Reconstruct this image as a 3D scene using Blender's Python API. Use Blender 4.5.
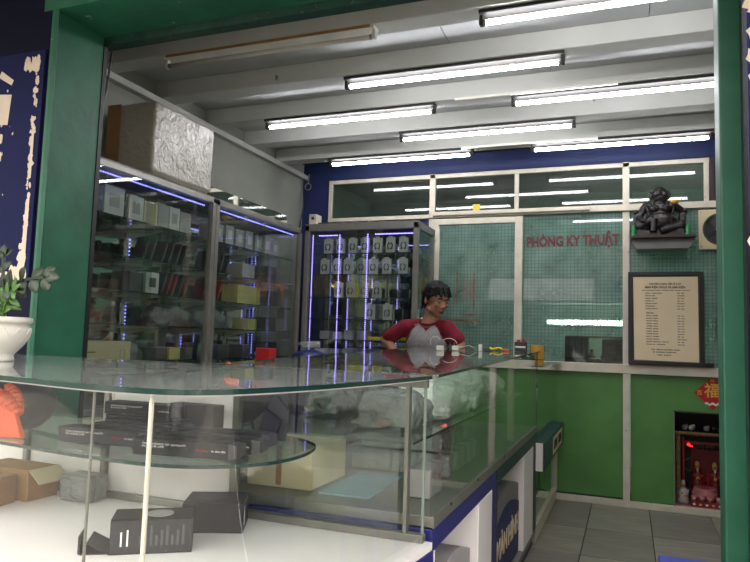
import bpy, bmesh, math, random
from mathutils import Vector, Matrix, Euler, noise as mnoise
random.seed(7)
S = bpy.context.scene
C = S.collection
PI = math.pi
R = math.radians
for o in list(bpy.data.objects): bpy.data.objects.remove(o)

# ------------------------------------------------------------------ camera
EYE = 1.2
cam_d = bpy.data.cameras.new('camera'); cam = bpy.data.objects.new('camera', cam_d); C.objects.link(cam)
yaw, pitch, roll = 0.36812, 0.08736, 0.03129
fwd = Vector((-math.sin(yaw)*math.cos(pitch), math.cos(yaw)*math.cos(pitch), math.sin(pitch)))
r0 = Vector((math.cos(yaw), math.sin(yaw), 0)); u0 = r0.cross(fwd)
rr = math.cos(roll)*r0 + math.sin(roll)*u0; uu = -math.sin(roll)*r0 + math.cos(roll)*u0
m = Matrix((rr, uu, -fwd)).transposed().to_4x4(); m.translation = Vector((0, 0, EYE))
cam.matrix_world = m
cam_d.sensor_width = 36; cam_d.sensor_fit = 'HORIZONTAL'; cam_d.lens = 658.374/750*36
cam_d.clip_start = 0.02; cam_d.clip_end = 200
S.camera = cam
# ------------------------------------------------------------------ world, exposure
w = bpy.data.worlds.new('overcast_sky'); S.world = w; w.use_nodes = True
bg = w.node_tree.nodes['Background']; bg.inputs[0].default_value = (1.0, 0.97, 0.935, 1); bg.inputs[1].default_value = 5.6
S.view_settings.view_transform = 'Standard'; S.view_settings.look = 'None'
S.view_settings.exposure = 0.2; S.view_settings.gamma = 1.0; S.view_settings.use_curve_mapping = False
S.cycles.transparent_max_bounces = 48; S.cycles.max_bounces = 10; S.cycles.glossy_bounces = 6
S.cycles.diffuse_bounces = 5; S.cycles.caustics_reflective = False; S.cycles.caustics_refractive = False
TUBE_POWER = 38.0

# ------------------------------------------------------------------ materials
def lin(c):
    return tuple(((v/255)/12.92 if v/255 <= .04045 else ((v/255+.055)/1.055)**2.4) for v in c)
def nodes(name):
    mt = bpy.data.materials.new(name); mt.use_nodes = True
    nt = mt.node_tree; return mt, nt, nt.nodes['Principled BSDF'], nt.nodes['Material Output']
def mat(name, rgb, rough=.6, metal=0, var=.12, scale=6, bump=.0, bscale=40, rgb2=None, thr=None, spec=.5, coat=0, stretch=None):
    """colour with mottled variation; rgb2+thr: second colour where noise exceeds thr (peeling, stains)"""
    mt, nt, p, out = nodes(name)
    tc = nt.nodes.new('ShaderNodeTexCoord'); mp = nt.nodes.new('ShaderNodeMapping')
    nt.links.new(tc.outputs['Object'], mp.inputs[0])
    if stretch: mp.inputs['Scale'].default_value = stretch
    n = nt.nodes.new('ShaderNodeTexNoise'); n.inputs['Scale'].default_value = scale; n.inputs['Detail'].default_value = 5
    nt.links.new(mp.outputs[0], n.inputs[0])
    cr = nt.nodes.new('ShaderNodeValToRGB'); c = lin(rgb)
    cr.color_ramp.elements[0].position = .3; cr.color_ramp.elements[1].position = .7
    cr.color_ramp.elements[0].color = (*[v*(1-var) for v in c], 1); cr.color_ramp.elements[1].color = (*[min(1, v*(1+var)) for v in c], 1)
    nt.links.new(n.outputs[0], cr.inputs[0]); col = cr.outputs[0]
    if rgb2:
        n2 = nt.nodes.new('ShaderNodeTexNoise'); n2.inputs['Scale'].default_value = scale*3.1; n2.inputs['Detail'].default_value = 8
        nt.links.new(mp.outputs[0], n2.inputs[0])
        st = nt.nodes.new('ShaderNodeMapRange'); st.inputs[1].default_value = thr; st.inputs[2].default_value = thr+.02
        nt.links.new(n2.outputs[0], st.inputs[0]); mx = nt.nodes.new('ShaderNodeMix'); mx.data_type = 'RGBA'
        nt.links.new(st.outputs[0], mx.inputs[0]); nt.links.new(col, mx.inputs[6]); mx.inputs[7].default_value = (*lin(rgb2), 1); col = mx.outputs[2]
    nt.links.new(col, p.inputs['Base Color'])
    p.inputs['Roughness'].default_value = rough; p.inputs['Metallic'].default_value = metal
    p.inputs['Specular IOR Level'].default_value = spec; p.inputs['Coat Weight'].default_value = coat
    if bump:
        b = nt.nodes.new('ShaderNodeBump'); b.inputs['Strength'].default_value = bump; b.inputs['Distance'].default_value = .01
        n3 = nt.nodes.new('ShaderNodeTexNoise'); n3.inputs['Scale'].default_value = bscale; n3.inputs['Detail'].default_value = 4
        nt.links.new(mp.outputs[0], n3.inputs[0]); nt.links.new(n3.outputs[0], b.inputs['Height']); nt.links.new(b.outputs[0], p.inputs['Normal'])
    return mt
def emis(name, rgb, s):
    mt, nt, p, out = nodes(name); c = lin(rgb)
    p.inputs['Base Color'].default_value = (*c, 1); p.inputs['Emission Color'].default_value = (*c, 1); p.inputs['Emission Strength'].default_value = s
    return mt
def glass(name, tint=(235, 245, 240), dust_haze=.03, dust_haze_col=(200, 205, 200), ior=1.45, grid=None, gridcol=None, rough=0.0, axes='XZ', gridw=.2):
    """thin pane: clear + fresnel mirror + a film of dust; grid: printed film of small squares (pitch in m)"""
    mt, nt, p, out = nodes(name); nt.nodes.remove(p)
    tr = nt.nodes.new('ShaderNodeBsdfTransparent'); tr.inputs[0].default_value = (*lin(tint), 1)
    gl = nt.nodes.new('ShaderNodeBsdfGlossy'); gl.inputs['Roughness'].default_value = rough; gl.inputs[0].default_value = (1, 1, 1, 1)
    lw = nt.nodes.new('ShaderNodeLayerWeight'); lw.inputs[0].default_value = .5                      # Schlick, the same from either face of the pane
    pw = nt.nodes.new('ShaderNodeMath'); pw.operation = 'POWER'; pw.inputs[1].default_value = 5; nt.links.new(lw.outputs['Facing'], pw.inputs[0])
    fr = nt.nodes.new('ShaderNodeMath'); fr.operation = 'MULTIPLY_ADD'; fr.inputs[1].default_value = .96; fr.inputs[2].default_value = ((ior-1)/(ior+1))**2; nt.links.new(pw.outputs[0], fr.inputs[0])
    df = nt.nodes.new('ShaderNodeBsdfDiffuse'); df.inputs[0].default_value = (*lin(dust_haze_col), 1)
    m1 = nt.nodes.new('ShaderNodeMixShader'); m2 = nt.nodes.new('ShaderNodeMixShader')
    tc = nt.nodes.new('ShaderNodeTexCoord')
    n = nt.nodes.new('ShaderNodeTexNoise'); n.inputs['Scale'].default_value = 5; n.inputs['Detail'].default_value = 6
    nt.links.new(tc.outputs['Object'], n.inputs[0])
    mr = nt.nodes.new('ShaderNodeMapRange'); mr.inputs[1].default_value = .3; mr.inputs[2].default_value = .75; mr.inputs[3].default_value = dust_haze*.6; mr.inputs[4].default_value = dust_haze*1.5
    nt.links.new(n.outputs[0], mr.inputs[0]); fac = mr.outputs[0]
    if grid:
        sx = nt.nodes.new('ShaderNodeSeparateXYZ'); nt.links.new(tc.outputs['Object'], sx.inputs[0])
        lines = []
        for a in axes:
            d = nt.nodes.new('ShaderNodeMath'); d.operation = 'DIVIDE'; d.inputs[1].default_value = grid; nt.links.new(sx.outputs[a], d.inputs[0])
            f = nt.nodes.new('ShaderNodeMath'); f.operation = 'FRACT'; nt.links.new(d.outputs[0], f.inputs[0])
            l = nt.nodes.new('ShaderNodeMath'); l.operation = 'LESS_THAN'; l.inputs[1].default_value = gridw; nt.links.new(f.outputs[0], l.inputs[0]); lines.append(l)
        mxx = nt.nodes.new('ShaderNodeMath'); mxx.operation = 'MAXIMUM'; nt.links.new(lines[0].outputs[0], mxx.inputs[0]); nt.links.new(lines[1].outputs[0], mxx.inputs[1])
        cm = nt.nodes.new('ShaderNodeMix'); cm.data_type = 'RGBA'; nt.links.new(mxx.outputs[0], cm.inputs[0])
        cm.inputs[6].default_value = (*lin(dust_haze_col), 1); cm.inputs[7].default_value = (*lin(gridcol), 1); nt.links.new(cm.outputs[2], df.inputs[0])
        ad = nt.nodes.new('ShaderNodeMath'); ad.operation = 'MULTIPLY_ADD'; ad.inputs[1].default_value = .3; ad.use_clamp = True
        nt.links.new(mxx.outputs[0], ad.inputs[0]); nt.links.new(fac, ad.inputs[2]); fac = ad.outputs[0]
    nt.links.new(fac, m1.inputs[0]); nt.links.new(tr.outputs[0], m1.inputs[1]); nt.links.new(df.outputs[0], m1.inputs[2])
    nt.links.new(fr.outputs[0], m2.inputs[0]); nt.links.new(m1.outputs[0], m2.inputs[1]); nt.links.new(gl.outputs[0], m2.inputs[2])
    nt.links.new(m2.outputs[0], out.inputs[0])
    return mt
M = dict(
    green_gloss=mat('green_gloss_paint', (40, 98, 74), .45, var=.22, scale=5, bump=.25, bscale=14, rgb2=(150, 165, 150), thr=.72, spec=.4),
    green_dark=mat('green_dark_paint', (28, 62, 52), .5, var=.4, scale=18, rgb2=(90, 95, 88), thr=.66),
    panel_green=mat('panel_green_paint', (80, 132, 66), .38, var=.16, scale=3.2, bump=.12, bscale=4),
    navy=mat('navy_paint', (8, 12, 34), .7, var=.1, scale=3, spec=.15),
    navy_wall=mat('navy_wall_paint', (26, 40, 88), .6, var=.15, scale=4),
    cream=mat('cream_aluminium', (208, 200, 182), .45, var=.1, scale=9, rgb2=(140, 125, 100), thr=.7),
    alu=mat('grey_aluminium', (135, 133, 125), .38, metal=.6, var=.1, scale=12),
    dark_alu=mat('dark_aluminium', (70, 70, 66), .4, metal=.5),
    ceilp=mat('ceiling_panel_white', (172, 174, 174), .6, var=.05),
    beam=mat('beam_cream', (188, 188, 182), .6, var=.06, scale=4, rgb2=(110, 108, 98), thr=.74),
    wall=mat('wall_plaster', (150, 152, 142), .8, var=.1, scale=3, bump=.2),
    tile=mat('floor_tile_grey', (132, 128, 118), .5, var=.16, scale=4, stretch=(1, 5, 1)),
    tile2=mat('floor_tile_grey_worn', (146, 141, 129), .5, var=.2, scale=4, stretch=(1, 5, 1)),
    grout=mat('grout_dark', (38, 36, 33), .9),
    lam=mat('white_laminate', (242, 235, 233), .4, var=.02),
    lam_g=mat('grey_laminate', (120, 118, 116), .5),
    blue_lam=mat('blue_laminate', (36, 38, 104), .45, var=.1),
    teal_lam=mat('dark_teal_laminate', (28, 62, 66), .45, var=.1),
    plinth=mat('dark_plinth', (55, 57, 62), .6),
    black=mat('black_plastic', (22, 22, 24), .45),
    blackcard=mat('black_card', (38, 36, 40), .5, var=.15, scale=10),
    greycard=mat('grey_card', (78, 74, 76), .6, var=.15, scale=9),
    brownframe=mat('dark_brown_wood', (48, 30, 26), .5),
    darkframe=mat('black_frame', (30, 30, 32), .4),
    paper=mat('notice_paper', (226, 206, 172), .8, var=.04, scale=5),
    ink=mat('ink', (40, 36, 32), .8),
    card=mat('brown_cardboard', (150, 112, 70), .8, var=.12, scale=7),
    beige=mat('beige_card', (212, 196, 160), .75, var=.06),
    whitecard=mat('white_card', (205, 202, 200), .6, var=.05),
    greywhite=mat('grey_white_card', (165, 160, 160), .6, var=.08),
    maroon=mat('maroon_card', (92, 28, 44), .4, var=.25, scale=20),
    purpleblack=mat('black_purple_card', (36, 26, 38), .35, var=.3, scale=20),
    yellow=mat('yellow_plastic', (225, 190, 40), .5),
    reflection_yellow=mat('reflection_yellow_card', (188, 180, 112), .6),
    bamboo=mat('bamboo_tape', (200, 150, 60), .4, var=.1, scale=3, stretch=(8, 8, .2)),
    red=mat('red_card', (170, 30, 34), .5),
    redpaper=mat('red_paper', (178, 28, 32), .55, var=.1),
    gold=mat('gold_print', (214, 168, 74), .4, var=.2, scale=30),
    gold_shaded=mat('niche_shaded_gold', (128, 98, 56), .5, var=.3, scale=40),  # gold darkened: the dimness of the altar niche is put into the colour
    red_shaded=mat('niche_shaded_red', (112, 24, 28), .5, var=.2),  # red darkened likewise, niche shade in the colour
    signred=mat('dark_red_letters', (100, 34, 38), .6),
    cloth_m=mat('maroon_jersey', (122, 20, 44), .9, var=.12, scale=25, bump=.2, bscale=18),
    cloth_g=mat('grey_marl_jersey', (150, 148, 150), .9, var=.14, scale=60, bump=.25, bscale=14),
    trouser=mat('dark_denim', (34, 38, 52), .9),
    skin=mat('skin', (172, 124, 96), .55, var=.08, scale=12),
    hair=mat('black_hair', (9, 8, 10), .6, spec=.25, bump=.6, bscale=60, stretch=(1, 1, .25)),
    lips=mat('lips', (118, 62, 56), .5),
    eye=mat('eye_white', (190, 185, 175), .3),
    bronze=mat('dark_wood_bronze', (30, 24, 24), .38, var=.35, scale=30, bump=.3, bscale=60),
    pot=mat('white_ceramic', (222, 216, 206), .45, var=.05),
    leaf=mat('dark_leaf', (34, 50, 30), .5, var=.25, scale=14),
    leafy=mat('young_leaf', (70, 110, 40), .5, var=.2, scale=14),
    soil=mat('soil', (50, 38, 28), .95),
    tubebody=mat('white_enamel', (215, 212, 200), .5),
    batten=mat('aged_batten_darkened', (40, 39, 37), .7, rgb2=(44, 36, 30), thr=.62),  # base darkened so tube glare does not whiten lit housings; brown patches are ageing
    tubeoff=mat('unlit_tube', (205, 200, 188), .25),
    plug=mat('white_plastic', (225, 222, 210), .4),
    orange=mat('orange_plastic', (226, 92, 48), .35, var=.08),
    bluebag=mat('blue_plastic', (30, 40, 100), .3, var=.3, scale=20),
    bluestool=mat('blue_stool_plastic', (70, 82, 190), .4),
    sidewalk=mat('sidewalk', (135, 130, 122), .85, var=.15, scale=5),
    asphalt=mat('asphalt', (84, 83, 82), .9),
    facade=mat('far_facade', (128, 122, 112), .8, var=.1, scale=1),
    machine=mat('machine_grey', (104, 108, 106), .45),
    tealwall=mat('tech_room_wall', (165, 200, 185), .8, var=.08, scale=1.5),
    pinkt=mat('pink_tile', (178, 110, 112), .4, var=.25, scale=14),
    greenglass=mat('green_bottle', (40, 120, 70), .2),
    mirror=mat('mirror_back', (215, 220, 216), .03, metal=1, var=.05),
    carpaint=mat('white_car_paint', (225, 225, 225), .3, coat=.5),
    tyre=mat('tyre', (20, 20, 20), .8),
    screenm=mat('dark_screen', (24, 28, 30), .2),
    wrap_dark=mat('dark_packs', (62, 60, 64), .35, var=.4, scale=40),
)
M['tube'] = emis('lit_tube', (250, 250, 255), TUBE_POWER)
M['led_p'] = emis('violet_led', (160, 138, 255), 6)
M['led_b'] = emis('blue_led', (130, 130, 255), 4)
M['led_w'] = emis('bench_led', (240, 255, 240), 60)
M['led_r'] = emis('red_led', (255, 40, 30), 2.5)
M['altar_bulb'] = emis('altar_bulb', (255, 120, 90), 1.2)
for k_ in ('led_p', 'led_b', 'led_r'): M[k_].cycles.emission_sampling = 'NONE'        # thousands of tiny diodes: seen, but not sampled as lamps
M['g_case'] = glass('case_glass', (244, 249, 246), .015, (215, 215, 210))
M['g_front'] = glass('front_case_glass', (250, 252, 250), .004, (200, 196, 185), ior=1.58)
M['g_top'] = glass('top_glass', (240, 245, 242), .36, (205, 208, 204))  # heavy pale film paints in the grey-white reflection on the top
M['g_edge'] = mat('glass_edge', (24, 54, 46), .15, spec=.8)
M['g_cab'] = glass('cabinet_glass', (238, 243, 240), .015, (150, 155, 150))
M['g_shelf'] = glass('shelf_glass', (234, 243, 239), .025, (180, 195, 190))
M['g_teal'] = glass('teal_film_glass', (198, 216, 208), .50, (140, 170, 158), grid=.028, gridcol=(88, 114, 105), gridw=.17)
M['g_transom'] = glass('transom_glass', (200, 206, 200), .05, (140, 145, 140))
M['g_green'] = glass('green_section_glass', (228, 240, 230), .03, (160, 180, 165))
def crinkle(name, rgb, alpha=.5, rough=.18, bs=1):
    mt, nt, p, out = nodes(name); p.inputs['Base Color'].default_value = (*lin(rgb), 1)
    p.inputs['Roughness'].default_value = rough; p.inputs['Alpha'].default_value = alpha; p.inputs['Specular IOR Level'].default_value = .9
    tc = nt.nodes.new('ShaderNodeTexCoord'); v = nt.nodes.new('ShaderNodeTexNoise'); v.inputs['Scale'].default_value = 16; v.inputs['Detail'].default_value = 6; v.inputs['Distortion'].default_value = 1.5
    b = nt.nodes.new('ShaderNodeBump'); b.inputs['Strength'].default_value = bs; b.inputs['Distance'].default_value = .04
    nt.links.new(tc.outputs['Object'], v.inputs[0]); nt.links.new(v.outputs[0], b.inputs['Height']); nt.links.new(b.outputs[0], p.inputs['Normal'])
    return mt
M['film'] = crinkle('clear_plastic_film', (200, 205, 200), .45)
M['bag'] = crinkle('white_plastic_bag', (236, 240, 232), .95)
M['bagd'] = crinkle('grey_plastic_bag', (150, 152, 150), .75)
M['stretchfilm'] = crinkle('stretch_film_over_card', (172, 167, 152), 1.0, .3, .3)

# ------------------------------------------------------------------ mesh helpers
class MB:
    def __init__(s): s.v = []; s.f = []; s.mi = []; s.cur = 0
    def add(s, vs, fs):
        k = len(s.v); s.v += [Vector(v) for v in vs]; s.f += [tuple(i+k for i in f) for f in fs]; s.mi += [s.cur]*len(fs); return s
    def box(s, x0, x1, y0, y1, z0, z1, mtx=None):
        vs = [Vector((x, y, z)) for z in (z0, z1) for y in (y0, y1) for x in (x0, x1)]
        if mtx: vs = [mtx @ v for v in vs]
        return s.add(vs, [(0, 2, 3, 1), (4, 5, 7, 6), (0, 1, 5, 4), (2, 6, 7, 3), (0, 4, 6, 2), (1, 3, 7, 5)])
    def hexa(s, pts): return s.add(pts, [(0, 2, 3, 1), (4, 5, 7, 6), (0, 1, 5, 4), (2, 6, 7, 3), (0, 4, 6, 2), (1, 3, 7, 5)])
    def cyl(s, a, b, r, n=12, r2=None):
        a = Vector(a); b = Vector(b); d = (b-a).normalized(); q = d.orthogonal().normalized(); p = d.cross(q); r2 = r if r2 is None else r2
        vs = [a+(q*math.cos(t)+p*math.sin(t))*r for t in [2*PI*i/n for i in range(n)]]+[b+(q*math.cos(t)+p*math.sin(t))*r2 for t in [2*PI*i/n for i in range(n)]]
        return s.add(vs, [(i, (i+1) % n, n+(i+1) % n, n+i) for i in range(n)]+[tuple(range(n))[::-1], tuple(range(n, 2*n))])
    def path(s, pts, r, n=6):
        for a, b in zip(pts, pts[1:]): s.cyl(a, b, r, n)
        return s
    def lathe(s, prof, c, n=24):
        vs = []; k = len(prof)
        for i in range(n):
            t = 2*PI*i/n
            for (r, z) in prof: vs.append(Vector((c[0]+r*math.cos(t), c[1]+r*math.sin(t), c[2]+z)))
        fs = [(i*k+j, ((i+1) % n)*k+j, ((i+1) % n)*k+j+1, i*k+j+1) for i in range(n) for j in range(k-1)]
        return s.add(vs, fs)
    def prism(s, poly, z0, z1, axis='z'):
        n = len(poly)
        def P(a, b, h): return {'z': (a, b, h), 'x': (h, a, b), 'y': (a, h, b)}[axis]
        vs = [P(a, b, z0) for a, b in poly]+[P(a, b, z1) for a, b in poly]
        return s.add(vs, [tuple(range(n))[::-1], tuple(range(n, 2*n))]+[(i, (i+1) % n, n+(i+1) % n, n+i) for i in range(n)])
    def ball(s, c, r, n=10, mtx=None):
        rx, ry, rz = (r, r, r) if not hasattr(r, '__len__') else r
        vs = []; h = n//2+1; c = Vector(c)
        for i in range(1, h):
            for j in range(n):
                a = PI*i/h; b = 2*PI*j/n; v = Vector((rx*math.sin(a)*math.cos(b), ry*math.sin(a)*math.sin(b), rz*math.cos(a)))
                if mtx: v = mtx @ v
                vs.append(c+v)
        t = Vector((0, 0, rz)); 
        if mtx: t = mtx @ t
        vs += [c+t, c-t]; T = len(vs)-2; fs = []
        for i in range(h-2):
            for j in range(n): fs.append((i*n+j, i*n+(j+1) % n, (i+1)*n+(j+1) % n, (i+1)*n+j)[::-1])
        for j in range(n): fs.append((T, (j+1) % n, j)[::-1]); fs.append((T+1, (h-2)*n+j, (h-2)*n+(j+1) % n)[::-1])
        return s.add(vs, fs)
    def xf(s, mtx): s.v = [mtx @ v for v in s.v]; return s
    def mesh(s, name, off=None):
        me = bpy.data.meshes.new(name); off = off or Vector()
        me.from_pydata([tuple(v-off) for v in s.v], [], s.f); me.polygons.foreach_set('material_index', s.mi)
        bm = bmesh.new(); bm.from_mesh(me); bmesh.ops.recalc_face_normals(bm, faces=bm.faces); bm.to_mesh(me); bm.free(); return me
    def build(s, name, ms, parent=None, smooth=False, bevel=0, world=True, loc=None):
        off = parent_origin(parent) if (parent is not None and world) else (Vector(loc) if loc else Vector())
        me = s.mesh(name, off)
        for mm in (ms if isinstance(ms, (list, tuple)) else [ms]): me.materials.append(M[mm] if isinstance(mm, str) else mm)
        return obj(name, me, parent, smooth, bevel, loc)
def parent_origin(p):
    v = Vector()
    while p is not None: v += p.location; p = p.parent
    return v
def obj(name, me, parent=None, smooth=False, bevel=0, loc=None):
    o = bpy.data.objects.new(name, me); C.objects.link(o)
    if parent is not None: o.parent = parent
    elif loc: o.location = loc
    if smooth: me.polygons.foreach_set('use_smooth', [True]*len(me.polygons))
    if bevel:
        b = o.modifiers.new('b', 'BEVEL'); b.width = bevel; b.segments = 2; b.limit_method = 'ANGLE'
    return o
def tag(o, label=None, cat=None, group=None, kind=None):
    if label: o['label'] = label
    if cat: o['category'] = cat
    if group: o['group'] = group
    if kind: o['kind'] = kind
    return o
def thing(name, label, cat, loc=(0, 0, 0), rz=0, group=None):
    o = bpy.data.objects.new(name, None); C.objects.link(o); o.location = loc; o.rotation_euler = (0, 0, rz); o.empty_display_size = .05
    return tag(o, label, cat, group)
def struct(name, loc=(0, 0, 0)):
    o = bpy.data.objects.new(name, None); C.objects.link(o); o.location = loc; o['kind'] = 'structure'; return o
def kids(o): return [c for c in bpy.data.objects if c.parent == o]
def copy_tree(o, parent=None, ch=None):
    c = o.copy(); C.objects.link(c)
    if parent is not None: c.parent = parent
    for k in (kids(o) if ch is None else ch): copy_tree(k, c)
    return c
def B(x0, x1, y0, y1, z0, z1): return MB().box(x0, x1, y0, y1, z0, z1)
def text(name, body, size, ms, parent, mtx, ext=.001, align='LEFT', bold=0, sx=1):
    cu = bpy.data.curves.new(name, 'FONT'); cu.body = body; cu.size = size; cu.extrude = ext; cu.align_x = align; cu.align_y = 'CENTER'; cu.offset = bold; cu.resolution_u = 2
    t = bpy.data.objects.new('tmp', cu); C.objects.link(t)
    dg = bpy.context.evaluated_depsgraph_get(); me = bpy.data.meshes.new_from_object(t.evaluated_get(dg)); bpy.data.objects.remove(t)
    me.transform(Matrix.Diagonal((sx, 1, 1, 1))); me.transform(mtx)
    if parent is not None: me.transform(Matrix.Translation(-parent_origin(parent)))
    me.materials.clear(); me.materials.append(M[ms]); me.name = name
    return obj(name, me, parent)
def wallmtx(x, y, z, tilt=0):                     # text on a plane facing -Y
    return Matrix.Translation((x, y, z)) @ Euler((PI/2, 0, 0)).to_matrix().to_4x4() @ Matrix.Rotation(tilt, 4, 'Z')
def sidemtx(x, y, z):                             # text on a plane facing +X, reading along +Y
    return Matrix.Translation((x, y, z)) @ Matrix(((0, 0, 1, 0), (1, 0, 0, 0), (0, 1, 0, 0), (0, 0, 0, 1)))
def blend(mb, voxel, sm=4):                        # fuse overlapping shapes into one continuous smooth surface
    me = mb.mesh('tmp'); o = bpy.data.objects.new('tmp', me); C.objects.link(o)
    r = o.modifiers.new('r', 'REMESH'); r.mode = 'VOXEL'; r.voxel_size = voxel; r.use_smooth_shade = True
    if sm: k = o.modifiers.new('s', 'SMOOTH'); k.iterations = sm; k.factor = .5
    dg = bpy.context.evaluated_depsgraph_get(); me2 = bpy.data.meshes.new_from_object(o.evaluated_get(dg))
    bpy.data.objects.remove(o); me2.materials.clear(); return me2
def fused(name, mb, ms, parent=None, voxel=.008, sm=4, world=True, matfn=None, loc=None):
    me = blend(mb, voxel, sm); me.name = name
    for mm in (ms if isinstance(ms, (list, tuple)) else [ms]): me.materials.append(M[mm])
    if matfn:
        for p in me.polygons: p.material_index = matfn(p.center)
    if parent is not None and world: me.transform(Matrix.Translation(-parent_origin(parent)))
    elif loc: me.transform(Matrix.Translation(-Vector(loc)))
    return obj(name, me, parent, True, 0, loc)
def bumpy(mb_obj, amp, sc):                        # push the vertices of a mesh about, for bags and wrapped goods
    for v in mb_obj.data.vertices:
        n = v.co*sc; v.co += Vector((mnoise.noise(n), mnoise.noise(n+Vector((9, 3, 1))), mnoise.noise(n+Vector((2, 8, 5)))))*amp
def tube_frame(mb, x0, x1, y0, y1, z0, z1, t):     # the twelve edges of a box as square bars
    for x in (x0, x1-t):
        for y in (y0, y1-t): mb.box(x, x+t, y, y+t, z0, z1)
    for z in (z0, z1-t):
        for y in (y0, y1-t): mb.box(x0, x1, y, y+t, z, z+t)
        for x in (x0, x1-t): mb.box(x, x+t, y0, y1, z, z+t)
ORD = ['first', 'second', 'third', 'fourth', 'fifth', 'sixth', 'seventh', 'eighth', 'ninth', 'tenth', 'eleventh', 'twelfth']

# ================================================================== SETTING
YB = 5.43; XL = -2.85; XR = .78; ZC = 2.81
OP_X0, OP_X1, Y1, Y2, OP_Z = -2.14, .25, 1.90, 2.16, 2.475
fl = struct('floor'); B(XL-.2, XR+.2, 1.9, YB+.6, -.08, -.012).build('grout_bed', 'grout', fl)
tm = [B(.003, .401, .003, .597, -.012, 0).mesh('floor_tile') for _ in range(2)]
tm[0].materials.append(M['tile']); tm[1].materials.append(M['tile2'])
for i in range(-8, 3):
    for j in range(6):
        x = .144+i*.404; y = 5.28-.6*(j+1)+(.0 if j else 0)
        if x+.4 < XL or x > XR: continue
        o = obj('floor_tile', tm[(i*3+j*5) % 2], fl); o.location = (x, y, 0)
    y = 5.28; x = .144+i*.404
    if x+.4 > XL and x < XR:
        o = obj('floor_tile', tm[i % 2], fl); o.location = (x, y, 0); o.scale = (1, .27, 1)
g = struct('sidewalk'); B(-30, 30, -3, 1.9, -.16, -.02).build('paving', 'sidewalk', g)
g = struct('street'); B(-30, 30, -16, -3, -.4, -.22).build('asphalt', 'asphalt', g)

ce = struct('ceiling', (0, 0, ZC))
ys = [1.9, 2.40, 2.93, 3.46, 3.98, 4.50, 5.02, 5.45]
for a, b in zip(ys, ys[1:]):
    xs = [XL-.2, -2.33, -1.36, -.42, .5, XR+.2] if ys.index(a) % 2 else [XL-.2, -1.9, -.9, .1, XR+.2]
    for c, d in zip(xs, xs[1:]): B(c+.002, d-.002, a-.1, b+.1-.203, ZC, ZC+.02).build('ceiling_panel', 'ceilp', ce)
B(XL-.2, XR+.2, 1.8, YB+.1, ZC+.02, ZC+.12).build('ceiling_slab', 'grout', ce)
TY = [2.32, 2.85, 3.39, 3.925, 4.435, 4.94]
for y in TY: B(XL, XR, y-.045, y+.085, 2.70, ZC).build('beam', 'beam', ce, bevel=.006)
B(XL, XL+.05, Y2, YB, 2.66, 2.70).build('edge_trim', 'beam', ce)

wl = struct('wall_left', (XL, 3.5, 0)); B(XL-.12, XL, Y1, YB+.1, 0, ZC).build('plaster', 'wall', wl)
wr = struct('wall_right', (XR, 3.5, 0)); B(XR, XR+.12, Y1, YB+.1, 0, ZC).build('plaster', 'wall', wr)

# back partition ------------------------------------------------------------
wb = struct('wall_back', (0, YB, 0))
B(XL, XR, YB+.01, YB+.09, 2.63, ZC).build('upper_wall', 'navy_wall', wb)
B(XL, -2.57, YB+.01, YB+.09, 0, 2.63).build('side_wall', 'navy_wall', wb)
B(.60, XR, YB+.01, YB+.09, 0.99, 2.63).build('side_wall', 'navy_wall', wb)
B(-2.57, -1.60, YB+.01, YB+.09, 0, 2.25).build('side_wall', 'navy_wall', wb)
B(-1.60, -.56, YB+.02, YB+.06, .06, 1.01).build('green_panel', 'panel_green', wb)
B(-.56, -.03, YB+.02, YB+.06, .06, 1.0).build('green_panel', 'panel_green', wb)
mb = MB(); mb.box(.02, .315, YB+.02, YB+.06, .05, 1.0).box(.315, XR, YB+.02, YB+.06, .73, 1.0); mb.build('green_panel', 'panel_green', wb)
for x, z0, z1 in ((-1.58, .0, 2.64), (-.012, 0, 2.64)): B(x-.025, x+.025, YB-.02, YB+.03, z0, z1).build('mullion', 'cream', wb, bevel=.003)
B(-1.60, XR, YB-.025, YB+.03, .995, 1.065).build('sill_rail', 'cream', wb, bevel=.004)
B(-1.60, XR, YB-.015, YB+.03, 0, .045).build('bottom_rail', 'cream', wb, bevel=.004)
B(.313, .322, YB-.005, YB+.03, .045, .735).build('niche_edge', 'alu', wb); B(.313, XR, YB-.005, YB+.03, .727, .737).build('niche_edge', 'dark_alu', wb)
ni = struct('trim_1', (.5, YB+.06, 0)); mb = MB(); mb.box(.32, XR, YB+.45, YB+.47, .03, .75).box(.30, .32, YB+.06, YB+.47, .03, .75).box(.3, XR, YB+.06, YB+.47, .735, .755).box(XR-.02, XR, YB+.06, YB+.47, .03, .75)
mb.build('niche_lining', 'brownframe', ni); B(.32, XR-.02, YB+.03, YB+.45, .02, .05).build('niche_floor', 'pinkt', ni)

w1 = struct('window_1', (-.5, YB, 2.28))                       # transom band
mb = MB(); mb.box(-2.57, .585, YB-.02, YB+.03, 2.60, 2.635); mb.build('top_rail', 'cream', w1, bevel=.003)
B(-2.57, -1.6, YB-.02, YB+.03, 2.25, 2.285).build('bottom_rail', 'cream', w1, bevel=.003)
B(-1.6, XR, YB-.045, YB+.03, 2.25, 2.30).build('bottom_rail', 'cream', w1, bevel=.003)
B(-1.56, -.28, YB-.075, YB-.046, 2.262, 2.292).build('sliding_track', 'cream', w1, bevel=.003)
for x in (-2.57, -.875, .535): B(x, x+.035, YB-.02, YB+.03, 2.285, 2.60).build('mullion', 'cream', w1, bevel=.003)
for x0, x1 in ((-2.535, -1.605), (-1.555, -.875), (-.84, -.037), (.013, .535)): B(x0, x1, YB, YB+.005, 2.285, 2.60).build('pane', 'g_transom', w1)
B(.572, .605, YB-.03, YB+.03, 2.22+.08, 2.635).build('brown_edge', 'brownframe', w1)
d1 = struct('door_1', (-1.2, YB-.03, 1.06))
YD = YB-.05
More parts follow.
